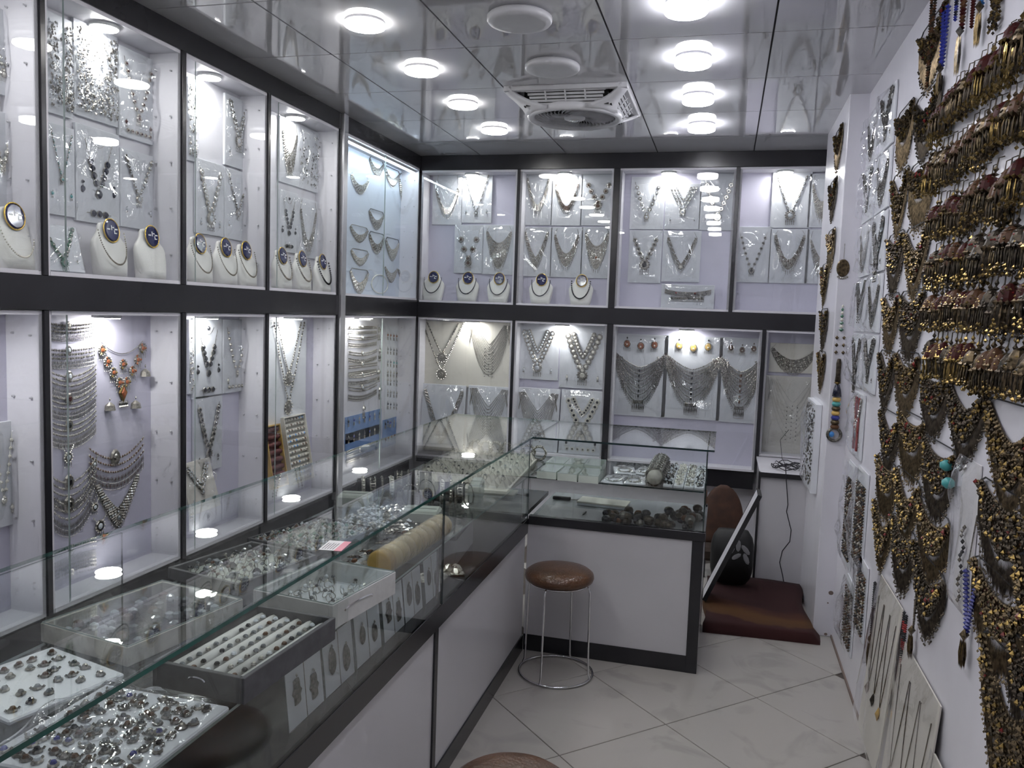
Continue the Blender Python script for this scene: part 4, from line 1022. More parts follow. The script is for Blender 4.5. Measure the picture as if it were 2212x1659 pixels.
SIL, DRK, DRK2, BRS = ('silver', .0042, 46, .105), ('stone_navy', .0048, 46, .095), ('stone_black', .0066, 30, .105), ('silver_dull', .0060, 34, .100)
for side, u, v, where, bd in [('left', 22, 588, 'cut by the left edge of the photo', ('stone_pearl', .0042, 38, .11)), ('left', 231, 597, 'beside the leaning green stone card', SIL), ('left', 319, 603, 'without a necklace, left of the first black post', None),
    ('left', 424, 614, 'just right of the first black post', SIL), ('left', 480, 616, 'middle of three between the black posts', SIL), ('left', 524, 612, 'rightmost of three between the black posts', SIL),
    ('left', 603, 622, 'leftmost of three beside the aluminium post', BRS), ('left', 646, 626, 'middle of three beside the aluminium post', BRS), ('left', 690, 629, 'nearest the aluminium post', DRK2),
    ('back', 936, 650, 'nearest the corner on the back wall', DRK), ('back', 1010, 651, 'second from the corner on the back wall', DRK), ('back', 1077, 655, 'third from the corner on the back wall', DRK),
    ('back', 1168, 659, 'left one below the six carded necklaces', DRK), ('back', 1254, 661, 'right one below the six carded necklaces', DRK2)]:
    kind = {'silver': 'silver rope', 'stone_pearl': 'cream bead', 'silver_dull': 'grey bead', 'stone_navy': 'dark blue bead', 'stone_black': 'chunky dark bead'}[bd[0]] if bd else ''
    bust(side, u, v, 'white necklace bust with blue oval label, ' + where, bd, kind + ' necklace on the bust ' + where)

# ================================================================== ON AND IN THE LEFT COUNTER
def ring_mesh(stone, metal, s=1.0):
    m = MB(); m.tube([(.0085*s*math.cos(a), 0, .0085*s + .0085*s*math.sin(a)) for a in [2*math.pi*k/12 for k in range(12)]], .0013*s, metal, 4, closed=True)
    m.lathe([(.0045*s, .0165*s), (.0055*s, .0185*s), (.0035*s, .0215*s)], (0, 0, 0), stone, 8); return m.mesh('ring')
def stud_mesh(stone, metal, s=1.0):
    m = MB(); m.lathe([(.0075*s, 0), (.008*s, .002*s), (.006*s, .004*s)], (0, 0, 0), metal, 8); m.lathe([(.005*s, .004*s), (.0035*s, .0075*s), (.001*s, .0085*s)], (0, 0, 0), stone, 8)
    m.octa((.009*s, 0, .003*s), .003*s, .003*s, .003*s, metal); m.octa((-.009*s, 0, .003*s), .003*s, .003*s, .003*s, metal); return m.mesh('stud')
def crystal_mesh(mat, rr, s=1.0):
    m = MB(); n = 7; prof = [(.006, 0), (.010, .004), (.008, .011), (.003, .014)]
    m.lathe([(r*s*rr.uniform(.85, 1.15), z*s) for r, z in prof], (0, 0, 0), mat, n); return m.mesh('crystal')
RINGS = [ring_mesh(s_, mt, 1.1) for s_, mt in (('stone_clear', 'silver'), ('stone_grey', 'silver'), ('stone_black', 'silver_dull'), ('stone_brown', 'silver_dull'), ('silver', 'silver_dull'), ('stone_grey', 'silver_dark'))]
STUDS = [stud_mesh(s_, mt, 1.15) for s_, mt in (('stone_clear', 'silver_dull'), ('stone_grey', 'silver_dark'), ('stone_black', 'silver_dark'), ('stone_blue', 'silver_dull'), ('stone_brown', 'silver_dark'), ('silver', 'silver_dark'))]
CRYS = [crystal_mesh(s_, R, 1.2) for s_ in ('stone_grey', 'stone_black', 'stone_black', 'stone_grey', 'stone_brown', 'stone_clear')]
def tray(x, y, w, d, rz, h, rim, lining, label, cat='tray', lid=False, name='ring_tray', rimw=.010):
    t = thing(name, label, cat, (x, y, SHELF + .0005), rz)
    boxpart('base', (-w/2 + rimw, w/2 - rimw, -d/2 + rimw, d/2 - rimw, 0, .008), lining, t)
    for dm in ((-w/2, -w/2 + rimw, -d/2, d/2, 0, h), (w/2 - rimw, w/2, -d/2, d/2, 0, h), (-w/2 + rimw, w/2 - rimw, -d/2, -d/2 + rimw, 0, h), (-w/2 + rimw, w/2 - rimw, d/2 - rimw, d/2, 0, h)): boxpart('rim', dm, rim, t, .001)
    if lid: pane('lid_glass', (-w/2 + .002, w/2 - .002, -d/2 + .002, d/2 - .002, h, h + .003), t, 'glass_case', 'glass_edge_pale', 2)
    return t
def scatter(t, meshes, name, label, cat, group, w, d, z, nx, ny, jit, rr, rot=True, skip=0.0, tilt=0.0):
    mw = Matrix.Translation(t.location) @ t.rotation_euler.to_matrix().to_4x4(); n = 0
    for i in range(nx):
        for j in range(ny):
            if rr.random() < skip: continue
            p = mw @ Vector((w*((i + .5)/nx - .5) + rr.uniform(-jit, jit), d*((j + .5)/ny - .5) + rr.uniform(-jit, jit), z))
            o = link(name, rr.choice(meshes), None, p, (rr.uniform(-tilt, tilt), rr.uniform(-tilt, tilt), t.rotation_euler.z + (rr.uniform(0, 6.28) if rot else rr.uniform(-.25, .25))))
            tag(o, label + ', ' + ORDW[j] + ' along the ' + ORDW[i] + ' row from the left', cat, group); n += 1
    return n
rr = random.Random(5)
# dark grey box with white ridges and five rows of rings
t = tray(-0.905, 1.425, .205, .325, math.radians(-3), .050, 'velvet_grey', 'foam_white', 'dark grey ring tray with white padded ridges near the front glass')
for k in range(6):
    x = -.077 + .154*k/5
    MB().tube([(x, -.15, .026), (x, .15, .026)], .0125, 'foam_white', 8, cap=True).build('ridge', t, True)
for k in range(2): MB().tube([(.018*math.cos(a) , -.165 + .33*k, .03 + .006*math.sin(a)) for a in [math.pi*j/8 for j in range(9)]], .002, 'chrome', 5).build('handle', t)
scatter(t, RINGS, 'ring', 'ring in the dark grey ridged tray', 'ring', 'rings in the dark grey ridged tray', .154, .29, .017, 5, 11, .002, rr, rot=False, skip=.10)
# white framed tray with clear lid
t = tray(-0.915, 1.775, .225, .275, math.radians(-8), .058, 'foam_white', 'card_white', 'white framed tray of clear and grey rings under a glass lid', lid=True)
MB().tube([(.112, -.03 + .06*math.cos(a), .03 + .008*math.sin(a)) for a in [math.pi*j/8 for j in range(9)]], .0025, 'chrome', 5).build('handle', t)
scatter(t, RINGS[:3] + RINGS[4:5], 'ring', 'ring in the white glass-lidded tray', 'ring', 'rings in the white framed tray', .19, .24, .010, 6, 8, .006, rr, tilt=.5, skip=.1)
# framed glass box with dark crystals at the back left
t = tray(-1.215, 1.50, .26, .32, math.radians(-10), .040, 'foam_cream', 'velvet_black', 'pale framed glass-lidded tray of dark crystals on the left of the counter', lid=True)
scatter(t, CRYS, 'crystal', 'crystal in the pale framed tray', 'crystal', 'crystals in the pale framed tray', .225, .285, .010, 8, 8, .010, rr, skip=.1)
o = tag(link('crystal', crystal_mesh('stone_navy', R, 2.6), None, (-1.03, 1.40, SHELF + .001)), 'large dark blue faceted stone beside the pale framed tray', 'crystal')
# stone trays farther back
t = tray(-1.235, 1.915, .25, .30, math.radians(-12), .030, 'velvet_grey', 'foam_sage', 'dark edged tray of grey oval rings behind the white framed tray')
scatter(t, RINGS + CRYS[:2], 'ring', 'ring in the dark edged tray', 'ring', 'rings in the dark edged tray', .21, .26, .010, 7, 8, .006, rr, tilt=.4)
t = tray(-1.215, 2.27, .26, .32, math.radians(-12), .020, 'velvet_black', 'foam_sage', 'tray heaped with small glassy stones in the middle of the counter')
m = MB()
for i in range(420):
    x, y = rr.uniform(-.12, .12), rr.uniform(-.15, .15); q = rr.uniform(.005, .010); m.octa((x, y, .010 + q*.6 + .016*max(0, 1 - (x/.12)**2)*max(0, 1 - (y/.15)**2)*rr.random()), q, q, q*.8, rr.choice(['stone_clear', 'stone_grey', 'stone_grey', 'silver', 'stone_green', 'stone_brown', 'silver_dull', 'silver_dark', 'stone_grey']))
s_ = m.build('glassy_stones', None, False, (-1.215, 2.27, SHELF + .0005), (0, 0, math.radians(-12))); tag(s_, 'heap of small clear and grey glassy stones in the middle tray', 'stones', None, 'stuff')
m = MB()
for i in range(360):
    x, y = rr.uniform(-.13, .13), rr.uniform(-.17, .17); q = rr.uniform(.004, .009); m.octa((x, y, q*.8 + .012*rr.random()), q*1.3, q, q*.8, rr.choice(['silver', 'stone_clear', 'silver_dull', 'stone_clear', 'silver_dark']))
s_ = m.build('silver_charms', None, False, (-1.10, 2.56, SHELF + .0005), (0, 0, 0)); tag(s_, 'spread of small silver charms on the glass shelf behind the stone tray', 'charms', None, 'stuff')
# pad in plastic at the bottom left
def pad(x, y, w, d, rz, label, lab2, grp, nx, ny, film, skip=.1, mts=STUDS):
    t = thing('display_pad', label, 'pad', (x, y, SHELF + .0005), rz)
    boxpart('pad', (-w/2, w/2, -d/2, d/2, 0, .010), 'card_white', t, .003)
    scatter(t, mts, 'stud_earring', lab2, 'earring', grp, w*.9, d*.9, .0105, nx, ny, .007, rr, skip=skip)
    if film:
        q = random.Random(9); fold = [(q.uniform(0, 1), q.uniform(0, 1), q.uniform(0, math.pi), q.uniform(.035, .08), q.uniform(.3, .6)) for _ in range(13)]
        def fn(u, v):
            h = sum(am*w2*w/.86*math.exp(-(((u - cu)*math.cos(an) + (v - cv)*math.sin(an))/w2)**2) for cu, cv, an, w2, am in fold); e = min(u, 1-u, v, 1-v)
            return ((u - .5)*w*1.02, (v - .5)*d*1.02, .012 + min(1, e*10)*(.012 + min(h, .03)))
        MB().sheet(60, 60, fn, 'film').build('plastic_wrap', t, True)
    return t
pad(-.955, 1.095, .265, .27, math.radians(0), 'white pad of small earrings wrapped in shiny plastic at the near end', 'stud on the plastic-wrapped white pad', 'stud earrings on the wrapped pad', 10, 10, True)
pad(-1.225, 1.20, .23, .22, math.radians(-14), 'white pad with rows of brown studs on the far left of the counter', 'stud on the far left pad', 'studs on the far left pad', 5, 6, False, .12, STUDS[1:3] + STUDS[4:])
pad(-1.04, 0.82, .30, .22, math.radians(4), 'white earring pad at the nearest end of the counter', 'stud on the nearest pad', 'studs on the nearest pad', 7, 6, False)
# brown earring pile and plastic-wrapped bangle roll
for i in range(26):
    u, v = rr.uniform(0, 1), rr.uniform(0, 1)
    o = link('earring', cached(('pile', i % 4), lambda: mini_earring(['stone_brown', 'silver_dark', 'stone_black', 'dark_brass'][i % 4], ['dark_brass', 'silver_dull', 'dark_brass', 'silver'][i % 4], .055)), None, (-.985 + .085*u, 2.08 + .36*v, SHELF + .012), (math.radians(-80), rr.uniform(-.4, .4), rr.uniform(0, 6.28)))
    tag(o, 'brown metal earring lying in the pile beside the bangle roll', 'earring', 'pile of brown earrings on the shelf')
t = thing('bangle_roll', 'clear plastic roll of cream bangles with an amber one at the near end', 'bangle roll', (-.872, 1.985, SHELF + .041), rot=(0, 0, math.radians(-2.5)))
for k in range(10):
    m = MB(); y = .046*k; c = 'bangle_amber' if k in (0,) else 'bangle_cream'
    rings = [[(r*math.cos(a), y + dy, r*math.sin(a)) for a in [2*math.pi*j/24 for j in range(24)]] for r, dy in ((.030, 0), (.037, .004), (.037, .034), (.030, .038))]
    m.loft(rings, c); m.build('bangle', t, True)
MB().loft([[(.0395*math.cos(a), y, .0395*math.sin(a)) for a in [2*math.pi*j/24 for j in range(24)]] for y in (-.004, .12, .24, .36, .468)], 'film_clear', False).build('plastic_wrap', t, True)
# price card on the top glass
t = thing('price_card', 'small white and pink printed card lying on the counter glass', 'card', (-.838, 1.66, CZT + .0004), math.radians(8))
boxpart('paper', (-.026, .010, -.038, .038, 0, .0006), 'paper_white', t)
boxpart('pink_band', (.010, .027, -.038, .038, 0, .0006), 'paper_pink', t)
for k in range(5): boxpart('print_line', (-.021 + .006*k, -.0185 + .006*k, -.030, .018 - .004*(k % 2), .0006, .0008), 'ink_grey', t)
# bracelet stands, foam blocks
def bangle_mesh(r, w, mat, orn):
    m = MB(); rings = []
    m.loft([[(dx, rr_*math.cos(a), rr_*math.sin(a)) for a in [2*math.pi*j/28 for j in range(28)]] for rr_, dx in ((r, -w/2), (r + .003, -w/2), (r + .003, w/2), (r, w/2))], mat, False)
    for j in range(24): a = 2*math.pi*j/24; m.octa((0, (r + .004)*math.cos(a), (r + .004)*math.sin(a)), w*.4, .004, .004, orn)
    if w > .025:
        q = random.Random(int(w*1e4))
        for j in range(90):
            a = q.uniform(0, 6.28); s2 = q.uniform(.0035, .0075); m.octa((q.uniform(-.45, .45)*w, (r + .005)*math.cos(a), (r + .005)*math.sin(a)), s2, s2, s2, q.choice([mat, orn, 'silver', 'silver_dark']))
    return m.mesh('bangle')
BANG = [bangle_mesh(.0385, .014, 'silver_dull', 'silver'), bangle_mesh(.0385, .022, 'silver', 'stone_black'), bangle_mesh(.0385, .008, 'silver_dark', 'silver_dull'), bangle_mesh(.0385, .018, 'bust_white', 'silver')]
BW = ['nearest to the left wall', 'beside the sage foam block', 'in front of the cream pads']
for k, (x, y, l, rz) in enumerate([(-1.27, 2.86, .15, .5), (-1.19, 3.03, .15, .4), (-1.00, 2.90, .14, .35)]):
    t = thing('bracelet_roll', 'black velvet bracelet roll, ' + BW[k], 'display roll', (x, y, SHELF + .042), rz)
    MB().loft([[(dx, .037*math.cos(a), .037*math.sin(a)) for a in [2*math.pi*j/24 for j in range(24)]] for dx in (-l/2, l/2)], 'velvet_black').build('roll', t, True)
    for i in range(4):
        dx = -l*.36 + l*.24*i
        o = link('bangle', BANG[(i + k) % 4], None, (x + dx*math.cos(rz), y + dx*math.sin(rz), SHELF + .042), (rr.uniform(-.2, .2), 0, rz)); tag(o, ORDW[i] + ' bangle from the left on the black velvet roll ' + BW[k], 'bangle', 'bangles on roll ' + BW[k])
for k, (x, y, w, d, h, lb) in enumerate([(-1.285, 2.70, .12, .09, .05, 'behind the silver charms'), (-.985, 2.60, .13, .10, .045, 'behind the bangle roll'), (-.905, 2.98, .05, .16, .075, 'standing next to the cream pads')]):
    t = thing('foam_block', 'pale sage green padded block ' + lb, 'block', (x, y, SHELF + .0005), .2)
    MB().box(-w/2, w/2, -d/2, d/2, 0, h, 'foam_sage', .008).build('block', t)
    boxpart('slot', (-w*.4, w*.4, -.002, .002, h - .001, h + .0008), 'velvet_grey', t)
for k, (x, y) in enumerate([(-.93, 2.80), (-.90, 2.86), (-1.08, 2.74)]):
    o = tag(link('bracelet', cached('thinb', lambda: bangle_mesh(.042, .005, 'silver_dark', 'silver')), None, (x, y, SHELF + .047), (0, 0, .3 + k*.5)), 'thin dark bracelet standing upright, ' + ['leftmost', 'middle', 'nearest the front glass'][[2, 0, 1].index(k)] + ' of three', 'bracelet')
# cream zigzag pads with stones, filling the corner
t = thing('ring_tray', 'large cream zigzag padded tray set with small dark stones in the counter corner', 'tray', (-1.075, 3.47, SHELF + .0005), math.radians(4))
boxpart('base', (-.21, .23, -.36, .42, 0, .010), 'foam_cream', t)
for k in range(10):
    y = -.33 + .078*k
    MB().add([], [], 'foam_cream')
    m = MB(); n = 11
    for i in range(n):
        x0 = -.20 + .42*i/n; x1 = x0 + .42/n; xm = (x0 + x1)/2
        m.add([(x0, y, .010), (x1, y, .010), (x1, y + .06, .010), (x0, y + .06, .010), (xm, y + .03, .044)], [(0, 1, 4), (1, 2, 4), (2, 3, 4), (3, 0, 4)], 'foam_cream')
    m.build('zigzag_ridge', t)
mw = Matrix.Translation(t.location) @ t.rotation_euler.to_matrix().to_4x4()
for k in range(10):
    for i in range(11):
        if (i*7 + k*3) % 2: continue
        p = mw @ Vector((-.20 + .42*(i + .5)/11, -.33 + .078*k + .03, .040)); tag(link('ring', RINGS[(i + k) % 4 + (1 if (i + k) % 4 < 1 else 0)], None, p, (0, 0, rr.uniform(0, 3))), 'ring on the cream zigzag tray, ' + ORDW[i] + ' from the left in the ' + ORDW[k] + ' row', 'ring', 'rings on the cream zigzag tray')
# gilded bracelets in the far corner
for k in range(7):
    x, y = -1.22 + .058*k, 3.98 - .008*k
    tag(link('bracelet', cached('goldb', lambda: bangle_mesh(.030, .030, 'silver', 'stone_pearl')), None, (x, y, SHELF + .036), (0, 0, 1.2 + .1*k)), 'bright openwork bracelet in the far counter corner, ' + ORDW[k] + ' from the left', 'bracelet', 'bright bracelets in the counter corner')
# lower deck of the left counter: earring cards leaning behind the front glass
leafs = [(1.585, .155, 'leaf'), (1.750, .150, 'leaf2'), (1.917, .150, 'oval'), (2.085, .140, 'leaf'), (2.235, .135, 'leaf2'), (2.400, .13, 'oval')]
for k, (y, w, kd) in enumerate(leafs):
    t = thing('earring_card', 'white card with dark leaf earrings, ' + ['first', 'second', 'third', 'fourth', 'fifth', 'farthest'][k] + ' behind the lower front glass', 'earring card', (-.862, y, DECK + .001), 0, 'leaf earring cards behind the glass', rot=(math.radians(-6), 0, math.pi/2))
    H = .135
    boxpart('card', (-w/2, w/2, -.0012, 0, 0, H), 'card_white', t)
    boxpart('fold', (-.001, .001, -.0022, -.0012, 0, H), 'silver_dull', t)
    for s_ in (-1, 1):
        m = MB(); nn = 14; a, b = (.017, .032) if kd != 'oval' else (.015, .026); z = H*.55 - (.02 if s_ > 0 else 0)
        vs = []
        for i in range(nn):
            an = 2*math.pi*i/nn; f = 1 + (.22*math.cos(6*an) if kd == 'leaf' else (.10*abs(math.sin(4*an)) if kd == 'leaf2' else 0)); vs.append((a*f*math.cos(an), -.002, z + b*f*math.sin(an)))
        m.add(vs + [(x*.8, -.006, z + (q - z)*.8) for x, _, q in vs], [tuple(range(nn, 2*nn))] + [(i, (i+1) % nn, nn + (i+1) % nn, nn + i) for i in range(nn)], 'silver_dark')
        m.octa((0, -.005, z + b*1.15), .003, .003, .005, 'silver_dull')
        m.build('earring', t, False, (s_*w*.24, 0, 0))
t = thing('storage_box', 'dark blue grey box on the lower deck of the left counter', 'box', (-1.02, 2.86, DECK + .001), .1)
boxpart('body', (-.11, .11, -.16, .16, 0, .10), 'plastic_grey', t, .004); boxpart('lid', (-.115, .115, -.165, .165, .10, .118), 'velvet_grey', t, .004)
for k, (x, y) in enumerate([(-.93, 2.56), (-.90, 2.66)]):
    q = random.Random(40 + k)
    o = MB().sheet(8, 8, lambda u, v: ((u - .5)*.10, (v - .5)*.11, .006 + .018*q.random()*min(1, 6*min(u, 1-u, v, 1-v))), 'silver').build('foil_packet', None, False, (x, y, DECK + .001), (0, 0, .5*k))
    tag(o, 'crumpled silver packet on the lower deck, ' + ['nearer', 'farther'][k] + ' of two', 'packet')

# ================================================================== ON AND IN THE SHORT COUNTER
for k, (x, y) in enumerate([(-.735, 3.585), (-.640, 3.575), (-.548, 3.570), (-.745, 3.80), (-.655, 3.80), (-.570, 3.82)]):
    t = thing('compartment_box', 'mint white compartment box, ' + ['front left', 'front middle', 'front right', 'back left', 'back middle', 'back right'][k] + ' of six in the short counter', 'box', (x, y, SHELF + .0005), R.uniform(-.05, .05), 'compartment boxes')
    boxpart('base', (-.044, .044, -.09, .09, 0, .004), 'box_mint', t)
    for d in ((-.044, -.041, -.09, .09, .004, .032), (.041, .044, -.09, .09, .004, .032), (-.041, .041, -.09, -.087, .004, .032), (-.041, .041, .087, .09, .004, .032)): boxpart('side', d, 'box_mint', t)
    for y_ in (-.03, .03): boxpart('divider', (-.041, .041, y_ - .001, y_ + .001, .004, .026), 'box_mint', t)
    for y_ in (-.06, 0, .06): MB().octa((0, 0, 0), .014, .012, .006, ['stone_grey', 'silver', 'stone_clear'][k % 3]).build('trinket', t, False, (0, y_, .010))
    pane('lid', (-.044, .044, -.09, .09, .032, .034), t, 'glass_case', 'glass_edge_pale', 2)
for k, (x, y) in enumerate([(-.445, 3.60), (-.36, 3.62), (-.43, 3.84), (-.33, 3.86)]):
    t = thing('bagged_jewellery', 'clear bag of silver jewellery, ' + ['front left', 'front right', 'back left', 'back right'][k] + ' of four in the short counter', 'bag', (x, y, SHELF + .0005), R.uniform(-.2, .2), 'clear bags in the short counter')
    boxpart('card', (-.05, .05, -.085, .085, 0, .002), 'card_white', t)
    m = MB(); q = random.Random(60 + k)
    for i in range(60): a = q.uniform(0, 6.28); m.octa((.034*math.cos(a)*q.uniform(.7, 1), .06*math.sin(a)*q.uniform(.7, 1), .006), .005, .005, .003, q.choice(['silver', 'silver_dull']))
    m.build('chain', t)
    MB().sheet(10, 12, lambda u, v: ((u - .5)*.104, (v - .5)*.176, .003 + .016*q.uniform(.5, 1)*min(1, 6*min(u, 1-u, v, 1-v))), 'film').build('plastic_bag', t, True)
t = thing('bracelet_roll', 'roll stacked with ornate silver cuffs in the short counter', 'display roll', (-.265, 3.75, SHELF + .040), math.pi/2)
MB().loft([[(dx, .032*math.cos(a), .032*math.sin(a)) for a in [2*math.pi*j/20 for j in range(20)]] for dx in (-.22, .22)], 'foam_cream').build('roll', t, True)
for i in range(8): tag(link('cuff_bracelet', cached('cuff', lambda: bangle_mesh(.034, .040, 'silver_dull', 'silver_dark')), None, (-.265, 3.57 + .052*i, SHELF + .040), (0, 0, math.pi/2)), 'ornate silver cuff on the short counter roll, ' + ORDW[i] + ' from the front', 'bracelet', 'cuffs on the roll')
for k, x in enumerate((-.205, -.16, -.115, -.072)):
    t = thing('bracelet_pad', 'white pad with a beaded bracelet, ' + ['leftmost', 'second', 'third', 'rightmost'][k] + ' at the right end of the short counter', 'bracelet', (x, 3.53, SHELF + .0005), 0, 'bracelet pads')
    boxpart('pad', (-.021, .021, 0, .50, 0, .014), 'card_white', t, .003)
    m = MB(); q = random.Random(70 + k)
    for i in range(150): z = q.uniform(0, .5); s2 = q.uniform(.0035, .007); m.octa((q.uniform(-.016, .016), z, .016 + q.uniform(0, .008)), s2, s2, s2, q.choice([['stone_black', 'silver', 'stone_clear'], ['stone_pearl', 'silver', 'stone_pearl'], ['stone_pearl', 'silver_dull', 'silver'], ['stone_black', 'stone_clear', 'silver']][k]))
    m.build('beads', t)
q = random.Random(21)
for i in range(74):
    f = q.random()**.75; x = -.50 + .435*f; y = 3.555 + .34*q.random()*(.30 + .70*f); s2 = q.uniform(.021, .033)
    m = cached(('lump', i % 7), lambda: MB().lathe([(.35, 0), (.8, .15), (1.0, .5), (.95, .8), (.7, 1.1), (.3, 1.25)], (0, 0, 0), ['stone_black', 'silver_dark', 'dark_brass', 'stone_black', 'dark_brass', 'stone_brown', 'dark_brass'][i % 7], 9).mesh('pendant'))
    o = link('dark_pendant', m, None, (x, y, DECK + .001 + (.020 if i > 50 else 0)), (q.uniform(-.3, .3), q.uniform(-.3, .3), q.uniform(0, 6))); o.scale = (s2*.8, s2*.7, s2*.9)
    tag(o, 'dark tarnished pendant in the heap on the lower deck of the short counter', 'pendant', 'heap of dark pendants')
t = thing('knife', 'dark knife lying on the lower deck of the short counter', 'knife', (-.70, 3.93, DECK + .002), .05)
boxpart('handle', (-.09, .0, -.010, .010, 0, .016), 'black_matte', t, .003); boxpart('blade', (.0, .10, -.009, .007, .004, .007), 'silver_dark', t)
t = thing('flat_box', 'flat white box behind the heap of dark pendants', 'box', (-.53, 3.90, DECK + .001), -.06)
boxpart('body', (-.12, .12, -.06, .06, 0, .018), 'card_white', t, .002); boxpart('lid_edge', (-.122, .122, -.062, .062, .012, .020), 'card_cream', t, .002)
t = thing('glass_tray', 'grey glass sheet lying on the lower deck of the short counter', 'tray', (-.64, 3.66, DECK + .001), 0)
boxpart('sheet', (-.15, .15, -.11, .11, 0, .006), 'plastic_grey', t, .001); MB().tube([(.05, -.02, .008), (.06, .02, .012), (.055, .03, .008)], .003, 'black_matte', 5).build('hook', t)

# ================================================================== RIGHT WALL: BRASS JEWELLERY
def brass_earring(v):
    q = random.Random(300 + v); m = MB(); stone = ['stone_maroon', 'stone_maroon', 'stone_brown', 'dark_brass', 'stone_maroon', 'old_brass', 'dark_brass', 'stone_brown'][v % 8]; metal = ['gold_brass', 'old_brass', 'old_brass', 'dark_brass'][v % 4]
    m.tube([(0, -.001, 0), (0, -.010, -.004), (0, -.012, -.040)], .0013, 'dark_brass', 4)
    m.octa((0, -.012, -.030), .005, .005, .009, metal); m.octa((0, -.013, -.042), .008, .008, .006, metal)
    m.lathe([(.003, -.042), (.009, -.047), (.0145, -.058), (.0175, -.072), (.018, -.080)], (0, -.020, 0), stone, 12)
    for k in range(26): # raised beading over the dome
        a = 2*math.pi*q.random(); f = q.random(); r = .010 + .0085*f; z = -.050 - .028*f
        m.octa((r*math.cos(a), -.020 + r*math.sin(a), z), .0034, .0034, .0038, q.choice([metal, metal, stone, 'gold_brass', 'stone_red' if v % 3 == 0 else metal, 'silver_dark']))
    for k in range(12): a = 2*math.pi*k/12; m.octa((.0185*math.cos(a), -.020 + .0185*math.sin(a), -.081), .0048, .0048, .0055, metal)
    for k in range(20):
        a = 2*math.pi*k/20; rr_ = .018 if k % 2 else .011; x, y = rr_*math.cos(a), -.020 + rr_*math.sin(a); l = q.uniform(.030, .052)
        m.octa((x, y, -.084 - l/2), .0024, .0024, l/2, q.choice([metal, 'dark_brass'])); m.octa((x, y, -.086 - l), .0038, .0038, .0050, 'gold_brass' if k % 2 else metal)
    return m.mesh('earring')
BE = [brass_earring(v) for v in range(12)]
RO = ['top', 'second', 'third', 'fourth', 'fifth', 'sixth', 'seventh']
rr = random.Random(17)
for j, zt in enumerate([2.215, 2.065, 1.915, 1.790, 1.665, 1.530]):
    y = 1.70 + .02*(j % 2)
    cnt = 0; ymax = [2.70, 2.70, 2.66, 2.62, 2.62, 2.58][j]
    while y < ymax:
        o = link('brass_earring', BE[rr.choice([[0, 1, 4, 5], [1, 5, 2, 8], [9, 0, 1, 2], [3, 6, 7, 4], [3, 9, 10, 11], [5, 8, 11, 2]][j])], None, (XR - .001, y, zt + rr.uniform(-.012, .012)), (rr.uniform(-.08, .08), 0, RZ['right'] + rr.uniform(-.3, .3)))
        s_ = rr.uniform(1.0, 1.35); o.scale = (s_, s_, rr.uniform(.92, 1.12))
        tag(o, 'brass fringe earring, ' + ORDW[cnt] + ' from the right in the ' + RO[j] + ' row on the right wall', 'earring', 'brass earrings, ' + RO[j] + ' row'); y += rr.uniform(.040, .052); cnt += 1
def brass_collar(v, W, H):
    q = random.Random(500 + v)
    kw = [dict(p=2.0, din=.14, dout=.46, fringe=.34), dict(p=1.6, din=.20, dout=.56, fringe=.28), dict(p=2.5, din=.08, dout=.40, fringe=.42), dict(p=1.5, din=.26, dout=.64, fringe=.24), dict(p=2.0, din=.10, dout=.50, fringe=.34)][v % 5]
    metal = ['old_brass', 'dark_brass', 'old_brass', 'old_brass', 'dark_brass'][v % 5]
    ps = k_collar(W, H, q, metal=metal, stone=['stone_maroon', 'dark_brass', 'gold_brass', 'old_brass', 'stone_brown'][v % 5], base='old_brass', wf=.96, top=.92, rows=9, cord='thread_black', fr=.0030, **kw)
    m = MB()
    for i in range(170):
        a = q.uniform(-1, 1); f = q.random(); x = a*W*.46; z = H*.92 - H*(kw['din'] + (kw['dout'] - kw['din'])*f)*(1 - abs(a)**kw['p']) - H*.01; s2 = q.uniform(.003, .007)
        m.octa((x, -.008 - q.uniform(0, .008), z), s2, s2, s2*1.2, q.choice([metal, metal, 'gold_brass', 'dark_brass', 'stone_red' if i % 9 == 0 else metal]))
    ps.append(('boss_studs', m, (0, 0, 0)))
    return [(nm, mb.mesh(nm)) for nm, mb, _ in ps]
def hang_collar(X, y, zt, v, W, H, label, group, rz=RZ['right'], tilt=0.0):
    parts = cached(('bc', v, W, H), lambda: brass_collar(v, W, H))
    t = thing('brass_collar', label, 'necklace', (X, y, zt - H), 0, group, rot=(0, tilt, rz))
    for nm, me in parts: link(nm, me, t, (0, -.002, 0))
    return t
GCOL = 'brass bib necklaces on the right wall'
for k, z in enumerate([2.520, 2.300, 2.080, 1.870, 1.660, 1.460]):
    hang_collar(XR - .001, 2.90, z, k % 5, .37, .27, 'brass bib on black cord, ' + ['top', 'second', 'third', 'fourth', 'fifth', 'sixth'][k] + ' of the column left of the earring rows', GCOL)
for k, z in enumerate([2.330, 2.100, 1.880, 1.660, 1.450]):
    hang_collar(XR - .001, 3.24, z, (k + 2) % 5, .30, .27, 'dark brass bib, ' + ['top', 'second', 'third', 'fourth', 'fifth'][k] + ' of the column beside the bagged cards', GCOL)
WH = {3.10: 'beside the bagged strands', 2.76: 'second column from the bagged strands', 2.42: 'left of the bare white strip', 1.86: 'right of the bare white strip', 1.60: 'at the right edge of the photo'}
for y, zs in ((3.10, (1.24, 1.07, .90)), (2.76, (1.27, 1.08, .92)), (2.42, (1.26, 1.08, .93)), (1.86, (1.42, 1.24, 1.06)), (1.60, (1.50, 1.32, 1.14, .98))):
    for k, z in enumerate(zs):
        hang_collar(XR - .001, y, z - .03*(y < 2.5), (k + int(y*10)) % 5, .37, .26, 'wide brass fringe collar, ' + ['upper', 'middle', 'lower', 'lowest'][k] + ' one ' + WH[y], GCOL)
